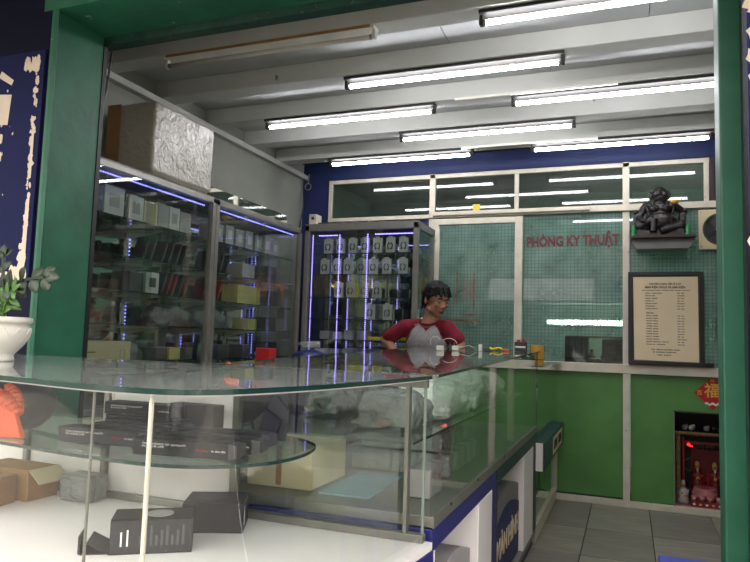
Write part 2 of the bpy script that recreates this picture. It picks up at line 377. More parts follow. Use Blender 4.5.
mb = MB(); mb.box(-1.555, -1.50, YD, YD+.03, 1.065, 2.235).box(-.862, -.80, YD, YD+.03, 1.065, 2.235).box(-1.5, -.862, YD, YD+.03, 2.185, 2.235).box(-1.5, -.862, YD, YD+.03, 1.065, 1.11)
mb.build('door_frame', 'cream', d1, bevel=.003)
B(-1.5, -.862, YD+.012, YD+.017, 1.11, 2.185).build('pane', 'g_teal', d1)
w2 = struct('window_2', (-.4, YB, 1.06)); mb = MB(); mb.add([(-.80, YB+.002, 1.065), (-.466, YB+.002, 1.065), (-.466, YB+.002, 1.272), (-.037, YB+.002, 1.272), (-.037, YB+.002, 2.25), (-.80, YB+.002, 2.25)], [(0, 1, 2, 3, 4, 5)]); pw_ = mb.build('pane', 'g_teal', w2)
pw_.modifiers.new('s', 'SOLIDIFY').thickness = .004
B(-.466, -.037, YB+.0, YB+.004, 1.065, 1.272).build('clear_pane', 'g_transom', w2)
w3 = struct('window_3', (.3, YB, 1.06)); B(.013, XR, YB+.0, YB+.005, 1.065, 2.25).build('pane', 'g_teal', w3)
t = text('room_sign', 'PHÒNG KY THUẬT', .112, 'signred', None, wallmtx(-.775, YB-.004, 2.02, .012), bold=.0045, sx=.73)
tag(t, 'dark red capital letters stuck on the teal glass beside the sliding pane', 'lettering')

# front wall -----------------------------------------------------------------
wf = struct('wall_front', (OP_X0, Y1, 0))
B(-22, OP_X0-.015, Y1, Y2, 0, 3.6).build('wall_leaf', 'navy', wf)
B(OP_X0-.002, 22, Y1+.02, Y2, OP_Z+.002, 3.6).build('wall_leaf', 'navy', wf)
mb = MB(); n = 26                                            # plastered reveal with an uneven chipped arris
prof = [(OP_X0-.002, Y1-.004), (OP_X0+.012, Y1+.004), (OP_X0, Y1+.02), (OP_X0, Y2), (OP_X0-.014, Y2), (OP_X0-.014, Y1-.004)]
mb.prism(prof, 0, OP_Z); mb.build('left_reveal', 'green_gloss', wf)
mb = MB(); mb.prism([(Y1-.004, OP_Z-.0), (Y2, OP_Z-.0), (Y2, OP_Z+.06), (Y1-.004, OP_Z+.06)], OP_X0-.06, OP_X1+.05, 'x'); mb.build('lintel_reveal', 'green_gloss', wf)
mb = MB(); mb.box(OP_X0-.05, OP_X1, Y2+.001, Y2+.03, OP_Z-.035, OP_Z+.05).box(OP_X0-.05, OP_X1, Y2+.05, Y2+.08, OP_Z-.02, OP_Z+.05); mb.build('shutter_slot', 'green_dark', wf)
mb = MB(); mb.box(OP_X0-.02, OP_X0+.004, Y2+.001, Y2+.022, 0, OP_Z); mb.build('shutter_channel', 'black', wf)
B(OP_X1, OP_X1+.062, Y2-.06, Y2+.05, 0, OP_Z).build('right_reveal', 'green_gloss', wf, bevel=.006)
B(OP_X1+.055, OP_X1+.095, Y2-.16, Y2-.03, 0, OP_Z).build('shutter_channel', 'dark_alu', wf)
B(.292, 22, Y1, Y1+.06, 0, OP_Z+.01).build('wall_leaf', 'navy', wf); B(.36, 4, Y1+.06, Y2, 0, OP_Z).build('wall_leaf', 'navy', wf)
# awning over the pavement
aw = struct('awning', (0, 0, 2.9)); mb = MB(); mb.hexa([(-5, .1, 2.86), (4, .1, 2.86), (-5, Y1, 3.1), (4, Y1, 3.1), (-5, .1, 2.9), (4, .1, 2.9), (-5, Y1, 3.14), (4, Y1, 3.14)]); mb.build('canopy', 'lam_g', aw)
B(-4.5, 4, Y1-.10, Y1-.002, 2.60, 2.85).build('fascia', 'navy', aw)

# room behind the glass
for nm_, q_, ms_ in (('wall_tech_back', (-2.85, 1.6, 7.2, 7.3, 0, 2.8), 'tealwall'), ('wall_tech_left', (-2.95, -2.85, 5.55, 7.3, 0, 2.9), 'tealwall'), ('wall_tech_right', (1.6, 1.7, 5.55, 7.3, 0, 2.9), 'tealwall'), ('ceiling_tech', (-2.85, 1.6, 5.55, 7.3, 2.8, 2.9), 'ceilp'), ('floor_tech', (-2.85, 1.6, 6.03, 7.2, -.05, 0), 'tile')):
    tag(B(*q_).build(nm_, ms_), kind='structure')
o = thing('led_bar', 'long bright strip lamp on the far wall behind the teal glass', 'lamp', (-.4, 7.1, 1.42))
B(-.80, -.02, 7.17, 7.199, 1.40, 1.47).build('housing', 'tubebody', o)
mb = MB()
for i in range(26): mb.box(-.795+i*.03, -.777+i*.03, 7.162, 7.171, 1.415, 1.455)
tag(mb.build('led_row', 'led_w', o), kind='stuff')
o = thing('workbench', 'workbench in the technical room behind the teal glass', 'workbench', (-.3, 5.9, 0))
B(-1.5, .24, 5.55, 6.3, 1.0, 1.035).build('bench_top', 'lam_g', o)
for x in (-1.45, .18): B(x, x+.05, 5.65, 6.25, 0, 1.0).build('side_panel', 'lam_g', o)
o = thing('steel_cabinet', 'brushed steel drum cabinet on the bench behind the teal glass', 'cabinet', (-.4, 5.85, 1.035))
B(-.50, -.318, 5.72, 6.0, 1.035, 1.262).build('body', 'greywhite', o, bevel=.006)
mb = MB(); 
for x in (-.46, -.41, -.36): mb.box(x, x+.004, 5.715, 5.722, 1.11, 1.262)
mb.build('seam', 'dark_alu', o); B(-.50, -.318, 5.712, 5.722, 1.035, 1.10).build('plinth', 'black', o)
o = thing('control_unit', 'grey boxy machine with a small dark screen behind the teal glass', 'machine', (-.1, 5.85, 1.035))
B(-.20, -.025, 5.72, 6.0, 1.035, 1.255).build('body', 'machine', o, bevel=.006); B(-.165, -.055, 5.712, 5.722, 1.135, 1.215).build('bezel', 'black', o, bevel=.003)
B(-.150, -.070, 5.709, 5.713, 1.15, 1.205).build('screen', 'screenm', o); B(-.12, -.09, 5.712, 5.72, 1.085, 1.105).build('button', 'black', o)
o = tag(B(-.318, -.20, 5.74, 6.0, 1.035, 1.09).build('black_tray', 'black', None, bevel=.003), 'low black tray between steel cabinet and control unit', 'tray')
o = tag(B(-.51, -.0, 5.70, 6.02, 1.263, 1.278).build('wooden_board', 'beige', None), 'thin pale board lying over the steel cabinet and control unit', 'board')
o = thing('storage_shelf', 'pale shelving with boxes on the far wall of the technical room', 'shelf', (-.4, 7, 0))
for z in (1.62, 1.85): B(-.95, .1, 6.9, 7.19, z, z+.02).build('board', 'lam', o)
for i, (x, z, ww, h) in enumerate(((-.6, 1.87, .2, .16), (-.15, 1.87, .2, .15), (-.72, 1.64, .1, .12), (-.6, 1.64, .1, .1), (-.45, 1.64, .12, .14))):
    tag(B(x, x+ww, 6.92, 7.15, z+.001, z+h).build('storage_box', 'whitecard', bevel=.003), '%s pale box from the left on the %s shelf of the technical room' % (ORD[[0, 1, 0, 1, 2][i]], 'upper' if z > 1.8 else 'lower'), 'box', 'boxes in the technical room')
for i, x in enumerate((-.86, -.62, -.5, -.3, -.2)):
    o = thing('desk_clutter', ['small dark bottle on the lit bench behind the teal glass, %s from the left' % ORD[i]][0], 'bottle', (x, 6.2, 1.035), group='bottles on the lit bench')
    MB().lathe([(0, 0), (.03, 0), (.03, .07), (.012, .09), (.012, .11), (0, .11)], (x, 6.2, 1.036), 10).build('bottle_body', 'lam_g', o, smooth=True)
    MB().cyl((x, 6.2, 1.147), (x, 6.2, 1.165), .013, 8).build('cap', 'black', o)

# ================================================================== CEILING LIGHTS
def tubelight(x0, y, lit, label):
    o = thing('fluorescent_light', label, 'lamp', (x0+.61, y, 2.70), group='tube lights on the ceiling beams')
    B(x0+.0, x0+1.23, y-.034, y+.034, 2.682, 2.70).build('housing', 'batten' if lit else 'tubebody', o, bevel=.004)
    for x in (x0, x0+1.212): B(x, x+.018, y-.014, y+.014, 2.636, 2.682).build('lamp_holder', 'batten' if lit else 'plug', o, bevel=.003)
    if not lit: B(x0+.02, x0+1.21, y-.037, y-.034, 2.684, 2.698).build('rust_line', 'card', o)
    tb = MB().cyl((x0+.03, y, 2.650), (x0+1.20, y, 2.650), .0120, 12).build('tube', 'tube' if lit else 'tubeoff', o, smooth=True)
    for x in (x0+.018, x0+1.2): MB().cyl((x, y, 2.65), (x+.012, y, 2.65), .014, 12).build('end_cap', 'alu', tb, world=True)
tubelight(-2.36, 2.84, False, 'unlit tube light in a rusty white batten, nearest the left pillar')
tubelight(-.63, 2.86, True, 'lit tube light cut by the top edge of the picture')
tubelight(-1.53, 3.39, True, 'lit tube light on the second beam, right of the unlit one')
tubelight(-2.365, 3.92, True, 'lit tube light on the third beam, above the wrapped carton')
tubelight(-.66, 3.93, True, 'lit tube light on the third beam, reaching the right green post')
tubelight(-1.55, 4.435, True, 'lit tube light on the fourth beam, in the middle of the ceiling')
tubelight(-2.35, 4.94, True, 'lit tube light on the last beam, left, above the blue wall')
tubelight(-.68, 4.94, True, 'lit tube light on the last beam, right, above the blue wall')
tag(B(-1.0, -.05, 3.86, 3.875, 2.684, 2.699).build('cable_trunking', 'tubebody'), 'thin white cable trunking along the third ceiling beam', 'trunking')
tag(B(-1.2, -.2, 4.88, 4.895, 2.684, 2.699).build('cable_trunking', 'tubebody'), 'thin white cable trunking along the last ceiling beam', 'trunking')
mb = MB(); pts = [(-2.815, 5.38, 2.70+.0), (-2.81, 5.37, 2.5), (-2.80, 5.36, 2.4), (-2.815, 5.36, 2.3), (-2.83, 5.36, 2.2)]
mb.path([Vector(p) for p in pts], .006)
ring = thing('hanging_cable', 'dark cable with a looped ring hanging in the left ceiling corner', 'cable', (-2.81, 5.37, 2.70)); mb.build('cord', 'black', ring)
rp = [Vector((-2.76+.03*math.cos(a), 5.36, 2.58+.03*math.sin(a))) for a in [2*PI*i/14 for i in range(15)]]
MB().path(rp, .006).build('loop', 'lam_g', ring); MB().cyl((-2.76, 5.36, 2.61), (-2.76, 5.37, 2.699), .006).build('hook', 'lam_g', ring)
tag(MB().path([Vector(p) for p in ((-2.21, 2.30, 2.69), (-2.225, 2.30, 2.5), (-2.235, 2.29, 2.3), (-2.26, 2.28, 2.14), (-2.40, 2.4, 2.07))], .005).build('drop_cable', 'black'), 'thin black cable hanging beside the left green pillar', 'cable')

# ================================================================== WALL CABINETS
CF = -2.43; CB = -2.83; CT = 2.05; SH = [1.235, 1.415, 1.60, 1.80]
def led_run(pts_a, pts_b, n, ms, parent, name='led_strip'):
    a = Vector(pts_a); b = Vector(pts_b); mb = MB(); r = .0026
    for i in range(n):
        p = a.lerp(b, (i+.5)/n); mb.box(p.x-r, p.x+r, p.y-r, p.y+r, p.z-r*1.3, p.z+r*1.3)
    return tag(mb.build(name, ms, parent), kind='stuff')
def side_cabinet(y0, y1, label):
    o = thing('display_cabinet', label, 'cabinet', (CF, y0, 0), group='glass wall cabinets')
    B(CB, CF, y0, y1, .05, .78).build('base', 'lam_g', o); B(CB, CF-.02, y0+.01, y1-.01, 0, .05).build('plinth', 'plinth', o)
    mb = MB(); t = .035
    for y in (y0, y1-t): mb.box(CF-t, CF, y, y+t, .78, CT); mb.box(CB, CB+t, y, y+t, .78, CT)
    for z in (.78, CT-t): mb.box(CF-t, CF, y0, y1, z, z+t).box(CB, CB+t, y0, y1, z, z+t)
    mb.box(CB, CF, y0, y0+t, CT-t, CT); mb.box(CB, CF, y1-t, y1, CT-t, CT)
    mb.build('frame', 'alu', o, bevel=.003); B(CB+.005, CF-.005, y0+.01, y1-.01, CT-.004, CT+.008).build('top_board', 'lam_g', o)
    B(CB+.012, CB+.02, y0+.03, y1-.03, .82, CT-.03).build('back_mirror', 'mirror', o)
    B(CB+.01, CF-.01, y0+.02, y1-.02, .80, .83).build('deck', 'lam_g', o)
    ym = (y0+y1)/2
    B(CF-.012, CF-.007, y0+.03, ym+.03, .81, CT-.035).build('sliding_pane', 'g_cab', o); B(CF-.024, CF-.019, ym-.03, y1-.03, .81, CT-.035).build('sliding_pane', 'g_cab', o)
    for z in [1.04]+SH:
        s = B(CB+.03, CF-.06, y0+.04, y1-.04, z-.006, z).build('shelf', 'g_shelf', o); B(CF-.06, CF-.0585, y0+.04, y1-.04, z-.006, z).build('front_edge', 'g_edge', s)
    return o
c1 = side_cabinet(2.30, 3.475, 'glass wall cabinet nearest the left green pillar, under the wrapped carton')
c2 = side_cabinet(3.48, 4.66, 'glass wall cabinet along the left wall, next to the corner cabinet')
for o, yy in ((c1, (2.58, 3.12)), (c2, (3.66, 4.2))):
    for y in yy:
        mb = MB(); mb.box(CB+.022, CB+.032, y-.006, y+.006, .84, CT-.04); mb.build('upright', 'alu', o)
        for z in SH:
            mb = MB(); mb.hexa([(CB+.03, y-.012, z-.05), (CB+.03, y+.012, z-.05), (CF-.12, y-.004, z-.014), (CF-.12, y+.004, z-.014), (CB+.03, y-.012, z-.008), (CB+.03, y+.012, z-.008), (CF-.12, y-.004, z-.008), (CF-.12, y+.004, z-.008)])
            mb.hexa([(CB+.03, y-.10, z-.018), (CB+.03, y+.10, z-.018), (CF-.14, y-.006, z-.018), (CF-.14, y+.006, z-.018), (CB+.03, y-.10, z-.008), (CB+.03, y+.10, z-.008), (CF-.14, y-.006, z-.008), (CF-.14, y+.006, z-.008)])
            mb.build('bracket', 'tubebody', o)
led_run((CF-.05, 2.36, 2.0), (CF-.05, 3.42, 2.0), 62, 'led_b', c1)
led_run((CF-.05, 3.52, 2.0), (CF-.05, 4.60, 2.0), 62, 'led_b', c2)
for y, z0, z1, o in ((3.12, 1.62, 1.78, c1), (3.12, 1.06, 1.40, c1), (2.58, 1.62, 1.7, c1), (2.60, 1.1, 1.3, c1), (3.66, 1.05, 1.22, c2), (4.2, 1.42, 1.95, c2), (4.55, 1.05, 1.9, c2)):
    led_run((CB+.036, y+.01, z0), (CB+.036, y+.01, z1), int((z1-z0)/.02), 'led_b', o)

B(CB+.25, CB+.256, 3.49, 4.65, CT+.009, CT+.12).build('valance_glass', 'mirror', c2)
# corner cabinet facing the street
BF = 4.68; BBk = 5.14; BX0 = -2.42; BX1 = -1.47; BT = 2.09
o = c3 = thing('corner_cabinet', 'glass cabinet with violet lights facing the street, behind the man', 'cabinet', (BX0, BF, 0))
B(BX0, BX1, BF, BBk, .05, .78).build('base', 'lam_g', o); B(BX0, BX1, BF+.03, BBk, 0, .05).build('plinth', 'plinth', o)
mb = MB(); t = .038
for x in (BX0, BX1-t):
    for y in (BF, BBk-t): mb.box(x, x+t, y, y+t, .78, BT)
for z in (.78, BT-t-.01): mb.box(BX0, BX1, BF, BF+t, z, z+t+.01).box(BX0, BX1, BBk-t, BBk, z, z+t+.01).box(BX1-t, BX1, BF, BBk, z, z+t+.01).box(BX0, BX0+t, BF, BBk, z, z+t+.01)
mb.build('frame', 'alu', o, bevel=.003); B(BX0, BX1, BF, BBk, BT-.004, BT+.008).build('top_board', 'lam_g', o)
B(BX0+.02, BX1-.02, BBk-.03, BBk-.02, .82, BT-.03).build('back_mirror', 'mirror', o); B(BX0+.02, BX1-.02, BF+.02, BBk-.02, .8, .83).build('deck', 'lam_g', o)
B(BX0+.03, (BX0+BX1)/2+.03, BF+.01, BF+.015, .81, BT-.04).build('sliding_pane', 'g_cab', o); B((BX0+BX1)/2-.03, BX1-.03, BF+.02, BF+.025, .81, BT-.04).build('sliding_pane', 'g_cab', o)
B(BX1-.018, BX1-.012, BF+.03, BBk-.03, .81, BT-.04).build('side_pane', 'g_cab', o)
S3 = [1.06, 1.185, 1.365, 1.54, 1.73, 1.865]
S3 = [1.185, 1.345, 1.515, 1.70, 1.865]
for z in [1.04]+S3:
    s = B(BX0+.03, BX1-.03, BF+.05, BBk-.04, z-.006, z).build('shelf', 'g_shelf', o); B(BX0+.03, BX1-.03, BF+.0485, BF+.05, z-.006, z).build('front_edge', 'g_edge', s)
for x in (-2.375, -2.14, -1.90):
    led_run((x, BF+.06, 1.06), (x, BF+.06, 2.02), 60, 'led_p', o)
B(-1.86, -1.52, BF+.10, BF+.12, 2.025, 2.035).build('led_rail', 'alu', o); led_run((-1.86, BF+.11, 2.02), (-1.52, BF+.11, 2.02), 30, 'led_p', o); led_run((-2.35, BF+.11, 2.02), (-2.18, BF+.11, 2.02), 14, 'led_p', o)
B(-2.35, -1.9, BF+.25, BF+.26, 1.042, 1.05).build('led_base', 'led_p', o)

# white hanging packs with dark earphone coils
def earphone_pack():
    o = thing('earphone_pack', 'x', 'pack', (0, 0, 0))
    mb = MB(); wd, h = .036, .118
    mb.box(-wd, wd, -.012, .012, 0, h); mb.build('box', 'whitecard', o, world=False, bevel=.002)
    mb = MB(); mb.box(-.018, .018, -.0135, -.012, h-.006, h+.012); mb.build('hang_tab', 'whitecard', o, world=False)
    mb = MB()
    for s in (-1, 1):
        p = [Vector((s*(.006+.014*math.sin(a)), -.015, .055+.022*math.cos(a))) for a in [PI*i/6 for i in range(7)]]
        mb.path(p, .0045, 5); mb.ball((s*.013, -.016, .033), .008, 6)
    mb.build('earphones', 'greycard', o, world=False)
    return o
pk = earphone_pack(); first = True
rows = [(1.865, 'top', [-2.245+.106*i for i in range(7)], ), (1.70, 'second', [-2.27, -2.165, -2.07, -1.955, -1.855, -1.74, -1.61]), (1.515, 'third', [-2.14, -2.04, -1.925, -1.815]), (1.345, 'fourth', [-1.87, -1.725])]
pkk = kids(pk)
for z, rn, xs in rows:
    for i, x in enumerate(xs):
        o = pk if first else copy_tree(pk, ch=pkk); first = False
        o.location = (x, BF+.08+random.uniform(0, .01), z+.001); o.rotation_euler.z = random.uniform(-.08, .08)
        o['label'] = 'white earphone pack, %s from the left on the %s row of the violet-lit cabinet' % (ORD[i], rn); o['group'] = 'white earphone packs in the corner cabinet'
for i, x in enumerate([-2.30, -2.19, -2.09, -1.98]):
    o = tag(B(x, x+.08, BF+.09, BF+.2, 1.186, 1.186+random.uniform(.05, .08)).build('small_box', 'greywhite', bevel=.003), 'small grey box, %s from the left on the low shelf of the violet-lit cabinet' % ORD[i], 'box', 'small boxes in the corner cabinet')
for i, x in enumerate([-2.34, -2.22, -2.1]):
    tag(B(x, x+.09, BF+.09, BF+.2, 1.041, 1.041+.07).build('small_box', 'greywhite' if i else 'lam', bevel=.003), 'small carton, %s from the left on the bottom shelf of the violet-lit cabinet' % ORD[i], 'box', 'small boxes in the corner cabinet')
for i, x in enumerate([-1.88, -1.74, -1.62]):
    tag(B(x, x+.115, BF+.07, BF+.17, 1.19, 1.215).build('yellow_box', 'yellow', bevel=.002), 'flat yellow box, %s from the left beside the arm of the man' % ORD[i], 'box', 'yellow boxes in the corner cabinet')

# boxes in the side cabinets
def ybox(name, y0, y1, z, h, ms, label, grp, x=CF-.09, d=.13, det=None, cat='box'):
    o = thing(name, label, cat, (x, (y0+y1)/2, z), group=grp)
    B(x-d, x, y0, y1, z+.001, z+h).build('carton', ms, o, bevel=.003)
    if det: B(x, x+.001, y0+(y1-y0)*.25, y1-(y1-y0)*.25, z+h*.3, z+h*.75).build('printed_panel', det, o)
    return o
y = 2.50
for i, (wd, h, ms) in enumerate(((.07, .13, 'card'), (.05, .14, 'bluebag'), (.15, .155, 'whitecard'), (.03, .14, 'black'), (.12, .14, 'whitecard'), (.12, .13, 'beige'), (.10, .14, 'greywhite'), (.10, .14, 'whitecard'), (.11, .13, 'greywhite'))):
    ybox('shelf_box', y, y+wd-.006, 1.80, h, ms, '%s box from the left on the top shelf of the near wall cabinet' % ORD[i], 'boxes on the top shelf of the near cabinet', det='greywhite' if ms == 'whitecard' else None); y += wd
y = 3.60
for i in range(7):
    ybox('shelf_box', y, y+.095, 1.80, .125+.01*(i % 2), 'greywhite', '%s pale box from the left on the top shelf of the far wall cabinet' % ORD[i], 'boxes on the top shelf of the far cabinet', det='whitecard'); y += .125
def lean(y, z, i, lab, grp, ms):
    o = thing('phone_case_pack', lab, 'pack', (CF-.17, y, z+.002), group=grp)
    mt = Matrix.Rotation(-.35, 4, 'X')
    MB().box(-.04, .04, -.009, .009, .004, .145, mt).build('blister_card', ms, o, world=False); MB().box(.04, .043, -.006, .006, .03, .12, mt).build('edge_label', 'red' if ms == 'maroon' else 'greycard', o, world=False)
for rn, z, ys_, ms in (('second', 1.60, (2.98, 3.04, 3.14, 3.20, 3.27, 3.33), 'purpleblack'), ('third', 1.415, (3.15, 3.20, 3.25, 3.31, 3.36), 'maroon')):
    for i, yy in enumerate(ys_): lean(yy, z, i, 'dark leaning pack, %s from the left on the %s shelf of the near wall cabinet' % (ORD[i], rn), 'leaning packs in the near cabinet', ms if i % 3 else 'purpleblack')
for rn, z, ys_, ms in (('second', 1.60, (3.56, 3.61, 3.67, 3.73, 3.80), 'purpleblack'), ('third', 1.415, (3.55, 3.60, 3.66, 3.72), 'maroon')):
    for i, yy in enumerate(ys_): lean(yy, z, i, 'dark leaning pack, %s from the left on the %s shelf of the far wall cabinet' % (ORD[i], rn), 'leaning packs in the far cabinet', ms)
ybox('speaker_box', 2.97, 3.08, 1.415, .12, 'whitecard', 'white box with a square dark window on the third shelf of the near cabinet', None, det='greycard')
ybox('speaker_box', 2.84, 2.95, 1.415, .11, 'greycard', 'dark box left of the white windowed box in the near cabinet', None)
yb = 3.95
for i, (z, y0, wd, h, ms) in enumerate(((1.60, 3.95, .16, .10, 'greywhite'), (1.60, 4.3, .12, .12, 'greycard'), (1.415, 3.9, .3, .13, 'reflection_yellow'), (1.415, 4.32, .14, .12, 'greycard'), (1.235, 4.05, .12, .08, 'reflection_yellow'), (1.235, 4.3, .15, .1, 'greycard'), (1.04, 3.7, .13, .09, 'greycard'), (1.04, 4.0, .1, .09, 'greycard'), (1.04, 4.35, .13, .11, 'purpleblack'))):  # wide pale yellow box stands in for the reflection of a street sign
    ybox('stock_box', y0, y0+wd, z, h, ms, '%s %s box, shelf at %s, far wall cabinet' % (['left', 'right', 'sign-reflection stand-in: wide', 'right', 'left', 'right', 'leftmost', 'middle', 'rightmost'][i], {'greywhite': 'pale', 'greycard': 'dark grey', 'reflection_yellow': 'reflection_yellow', 'purpleblack': 'black'}[ms], {1.60: 'mid height', 1.415: 'chest height', 1.235: 'the second level up', 1.04: 'the bottom'}[z]), 'stock in the far cabinet')
for i, (y0, wd) in enumerate(((3.09, .10), (3.21, .1), (3.33, .1))):
    ybox('stock_box', y0, y0+wd, 1.04, .07, ('greycard', 'reflection_yellow', 'greycard')[i], '%s flat box from the left on the bottom shelf of the near cabinet' % ORD[i], 'stock in the near cabinet')

def bag(name, c, r, ms, label, cat='bag', amp=.02, sc=14, seed=0, voxel=.012, group=None):
    mb = MB(); random.seed(seed); cx, cy, cz = c; rx, ry, rz = r
    mb.ball(c, r, 14)
    for i in range(5):
        a = random.uniform(0, 2*PI); mb.ball((cx+rx*.5*math.cos(a), cy+ry*.6*math.sin(a), cz-rz*.1+random.uniform(-.2, .15)*rz), (rx*.55, ry*.5, rz*.75), 10)
    mb.box(cx-rx*.8, cx+rx*.8, cy-ry*.85, cy+ry*.85, cz-rz, cz-rz*.5)
    o = fused(name, mb, ms, None, voxel, 3, loc=(cx, cy, cz-rz))
    z0 = min(v.co.z for v in o.data.vertices)
    bumpy(o, amp, sc)
    for v in o.data.vertices: v.co.z = max(v.co.z, .001)
    return tag(o, label, cat, group)
bag('plastic_bag', (CF-.22, 3.32, 1.235+.07), (.11, .16, .07), 'bagd', 'crumpled clear bag on the second shelf up in the near wall cabinet', seed=1)
bag('plastic_bag', (CF-.22, 3.72, 1.235+.07), (.11, .17, .07), 'bagd', 'crumpled clear bag on the second shelf up in the far wall cabinet', seed=2)
o = thing('beige_carton', 'beige carton with a row of vent holes inside the near wall cabinet', 'box', (CF-.2, 2.7, 1.046))
B(CF-.34, CF-.07, 2.38, 2.86, 1.041, 1.145).build('carton', 'beige', o, bevel=.004)
mb = MB(); 
for i in range(8): mb.box(CF-.07, CF-.0695, 2.50+i*.014, 2.508+i*.014, 1.085, 1.092)
tag(mb.build('vent_hole', 'black', o), kind='stuff'); mb = MB(); tube_frame(mb, CF-.0702, CF-.069, 2.78, 2.815, 1.06, 1.10, .0015); mb.build('handle_cutout', 'card', o)
bag('plastic_bag', (CF-.2, 2.60, 1.180), (.08, .15, .026), 'bagd', 'clear crumpled bag lying on the beige carton', seed=3)
bag('plastic_bag', (CF-.2, 2.975, 1.085), (.10, .07, .045), 'bagd', 'clear crumpled bag right of the beige carton', seed=13)
# carton wrapped in film on top of the near cabinet
o = thing('wrapped_carton', 'big carton wrapped in stretch film and brown tape on the near wall cabinet', 'carton', (-2.57, 3.13, CT+.008))
mb = MB(); mb.box(-2.735, -2.435, 2.86, 3.41, CT+.035, 2.475); mb.box(-2.725, -2.45, 2.88, 3.40, CT+.012, 2.1)
bx = fused('film_wrap', mb, 'stretchfilm', o, .012, 3); bumpy(bx, .006, 9)
mb = MB(); mb.box(-2.752, -2.66, 2.842, 2.848, CT+.03, 2.47); mb.build('brown_tape', 'card', o)
# row of clamps on the corner cabinet
for i, x in enumerate((-2.27, -2.17, -2.03, -1.93)):
    o = thing('clamp', 'small metal clamp, %s from the left on the corner cabinet' % ORD[i], 'clamp', (x+.35, BF+.3, BT+.008), group='clamps on the corner cabinet')
    X = x+.35-.25
    mb = MB(); mb.box(X-.022, X+.022, BF+.2, BF+.24, BT+.0085, BT+.05).box(X-.035, X-.02, BF+.2, BF+.24, BT+.03, BT+.06); mb.build('jaw', 'alu', o, bevel=.003)
    MB().cyl((X, BF+.18, BT+.04), (X, BF+.26, BT+.04), .007, 8).build('screw', 'dark_alu', o)
o = thing('power_box', 'small pale junction box at the left end of the corner cabinet top', 'box', (-2.39, BF+.1, BT+.01))
B(-2.415, -2.35, BF+.05, BF+.15, BT+.009, BT+.10).build('case', 'cream', o, bevel=.004); MB().cyl((-2.38, BF+.046, BT+.065), (-2.38, BF+.05, BT+.065), .013, 12).build('socket', 'dark_alu', o)
tag(B(-2.34, -2.2, BF+.06, BF+.14, BT+.009, BT+.03).build('dark_tool', 'plinth', bevel=.005), 'flat dark tool lying beside the junction box', 'tool')

# dark blue bag and red box in front of the far cabinet: stand on a stool top
o = thing('low_table', 'low table between the long counter and the far wall cabinet', 'table', (-2.1, 4.0, 0))
B(-2.33, -1.75, 3.55, 4.35, .93, .955).build('table_top', 'lam_g', o)
for x in (-2.31, -1.80):
    for yy in (3.57, 4.30): B(x, x+.03, yy, yy+.03, 0, .93).build('leg', 'alu', o)
bag('blue_bag', (-2.05, 4.12, 1.035), (.13, .15, .08), 'bluebag', 'dark blue plastic bag in front of the far wall cabinet', seed=5, amp=.012)
o = thing('bottle', 'clear blue-capped bottle lying on the dark blue bag', 'bottle', (-2.03, 4.12, 1.12)); MB().cyl((-2.10, 4.08, 1.145), (-1.98, 4.12, 1.145), .026, 12).build('bottle_body', 'film', o, smooth=True); MB().cyl((-2.125, 4.072, 1.145), (-2.10, 4.08, 1.145), .014, 10).build('cap', 'bluebag', o)
tag(B(-2.16, -2.06, 3.58, 3.66, .956, 1.12).build('red_box', 'red', bevel=.003), 'small red box in front of the far wall cabinet', 'box')

# ================================================================== LONG COUNTER
LX0, LX1, LY0, LY1 = -1.26, -.52, 1.86, 4.17
def ltop(y): return 1.101+(y-1.8)*.0228                # the case top rises a little towards the back
def base_unit(y0, y1, ms, label, cols, trunk):
    o = thing('counter_base', label, 'counter', (-.9, (y0+y1)/2, 0), group='counter bases')
    B(LX0, LX1-.02, y0, y1, 0, .07).build('plinth', 'plinth', o)
    B(LX0, LX1, y0, y1, .07, .10).build('bottom_shelf', 'lam_g', o, bevel=.003); B(LX0, LX1, y0, y1, .60, .665).build('fascia_band', ms, o, bevel=.004)
    B(LX0, LX0+.018, y0, y1, .10, .60).build('back_panel', 'lam', o)
    for a, b, mm in cols: B(LX0+.02, LX1, a, b, .10, .60).build('upright_panel', mm, o, bevel=.003)
    return o
u1 = base_unit(1.86, 2.84, 'blue_lam', 'white counter base with a navy blue top band, nearest the street', ((1.86, 1.90, 'lam'), (2.50, 2.76, 'lam'), (2.765, 2.84, 'blue_lam')), 0)
u2 = base_unit(2.85, 4.16, 'teal_lam', 'white counter base with a dark teal top band, behind the navy one', ((2.85, 2.88, 'plinth'), (3.66, 4.02, 'lam'), (4.03, 4.16, 'plinth')), 0)
def signbox(y0, y1, label, txt, ms, h):
    o = thing('sign_box', label, 'sign', (-.60, (y0+y1)/2, .10))
    mb = MB(); n = 10; pf = []
    for i in range(n+1):
        t = i/n; yy = y0+(y1-y0)*t; zz = .10+h*(.86+.14*math.sin(PI*t)); pf.append((yy, zz))
    mb.prism([(y0, .101)]+pf+[(y1, .101)], -.70, -.545, 'x'); mb.build('board', 'lam_g' if txt else 'greywhite', o)
    mb = MB(); mb.prism([(y0+.005, .12)]+[(a, b-.09) for a, b in pf]+[(y1-.005, .12)], -.545, -.541, 'x'); mb.build('face_panel', 'navy_wall', o)
    if txt: 
        for w_, dy_ in zip(txt.split(), (.05, .36)): text('letters', w_, .13, 'paper', o, sidemtx(-.540, y0+dy_, .27), bold=.003, sx=.98)
    return o
signbox(1.95, 2.47, 'greyish sign board with a blue lower face leaning in the navy-banded base', '', 'navy', .40)
signbox(2.93, 3.62, 'navy sign board with pale capitals stored in the teal-banded base', 'MÀN HÌNH', 'navy', .42)

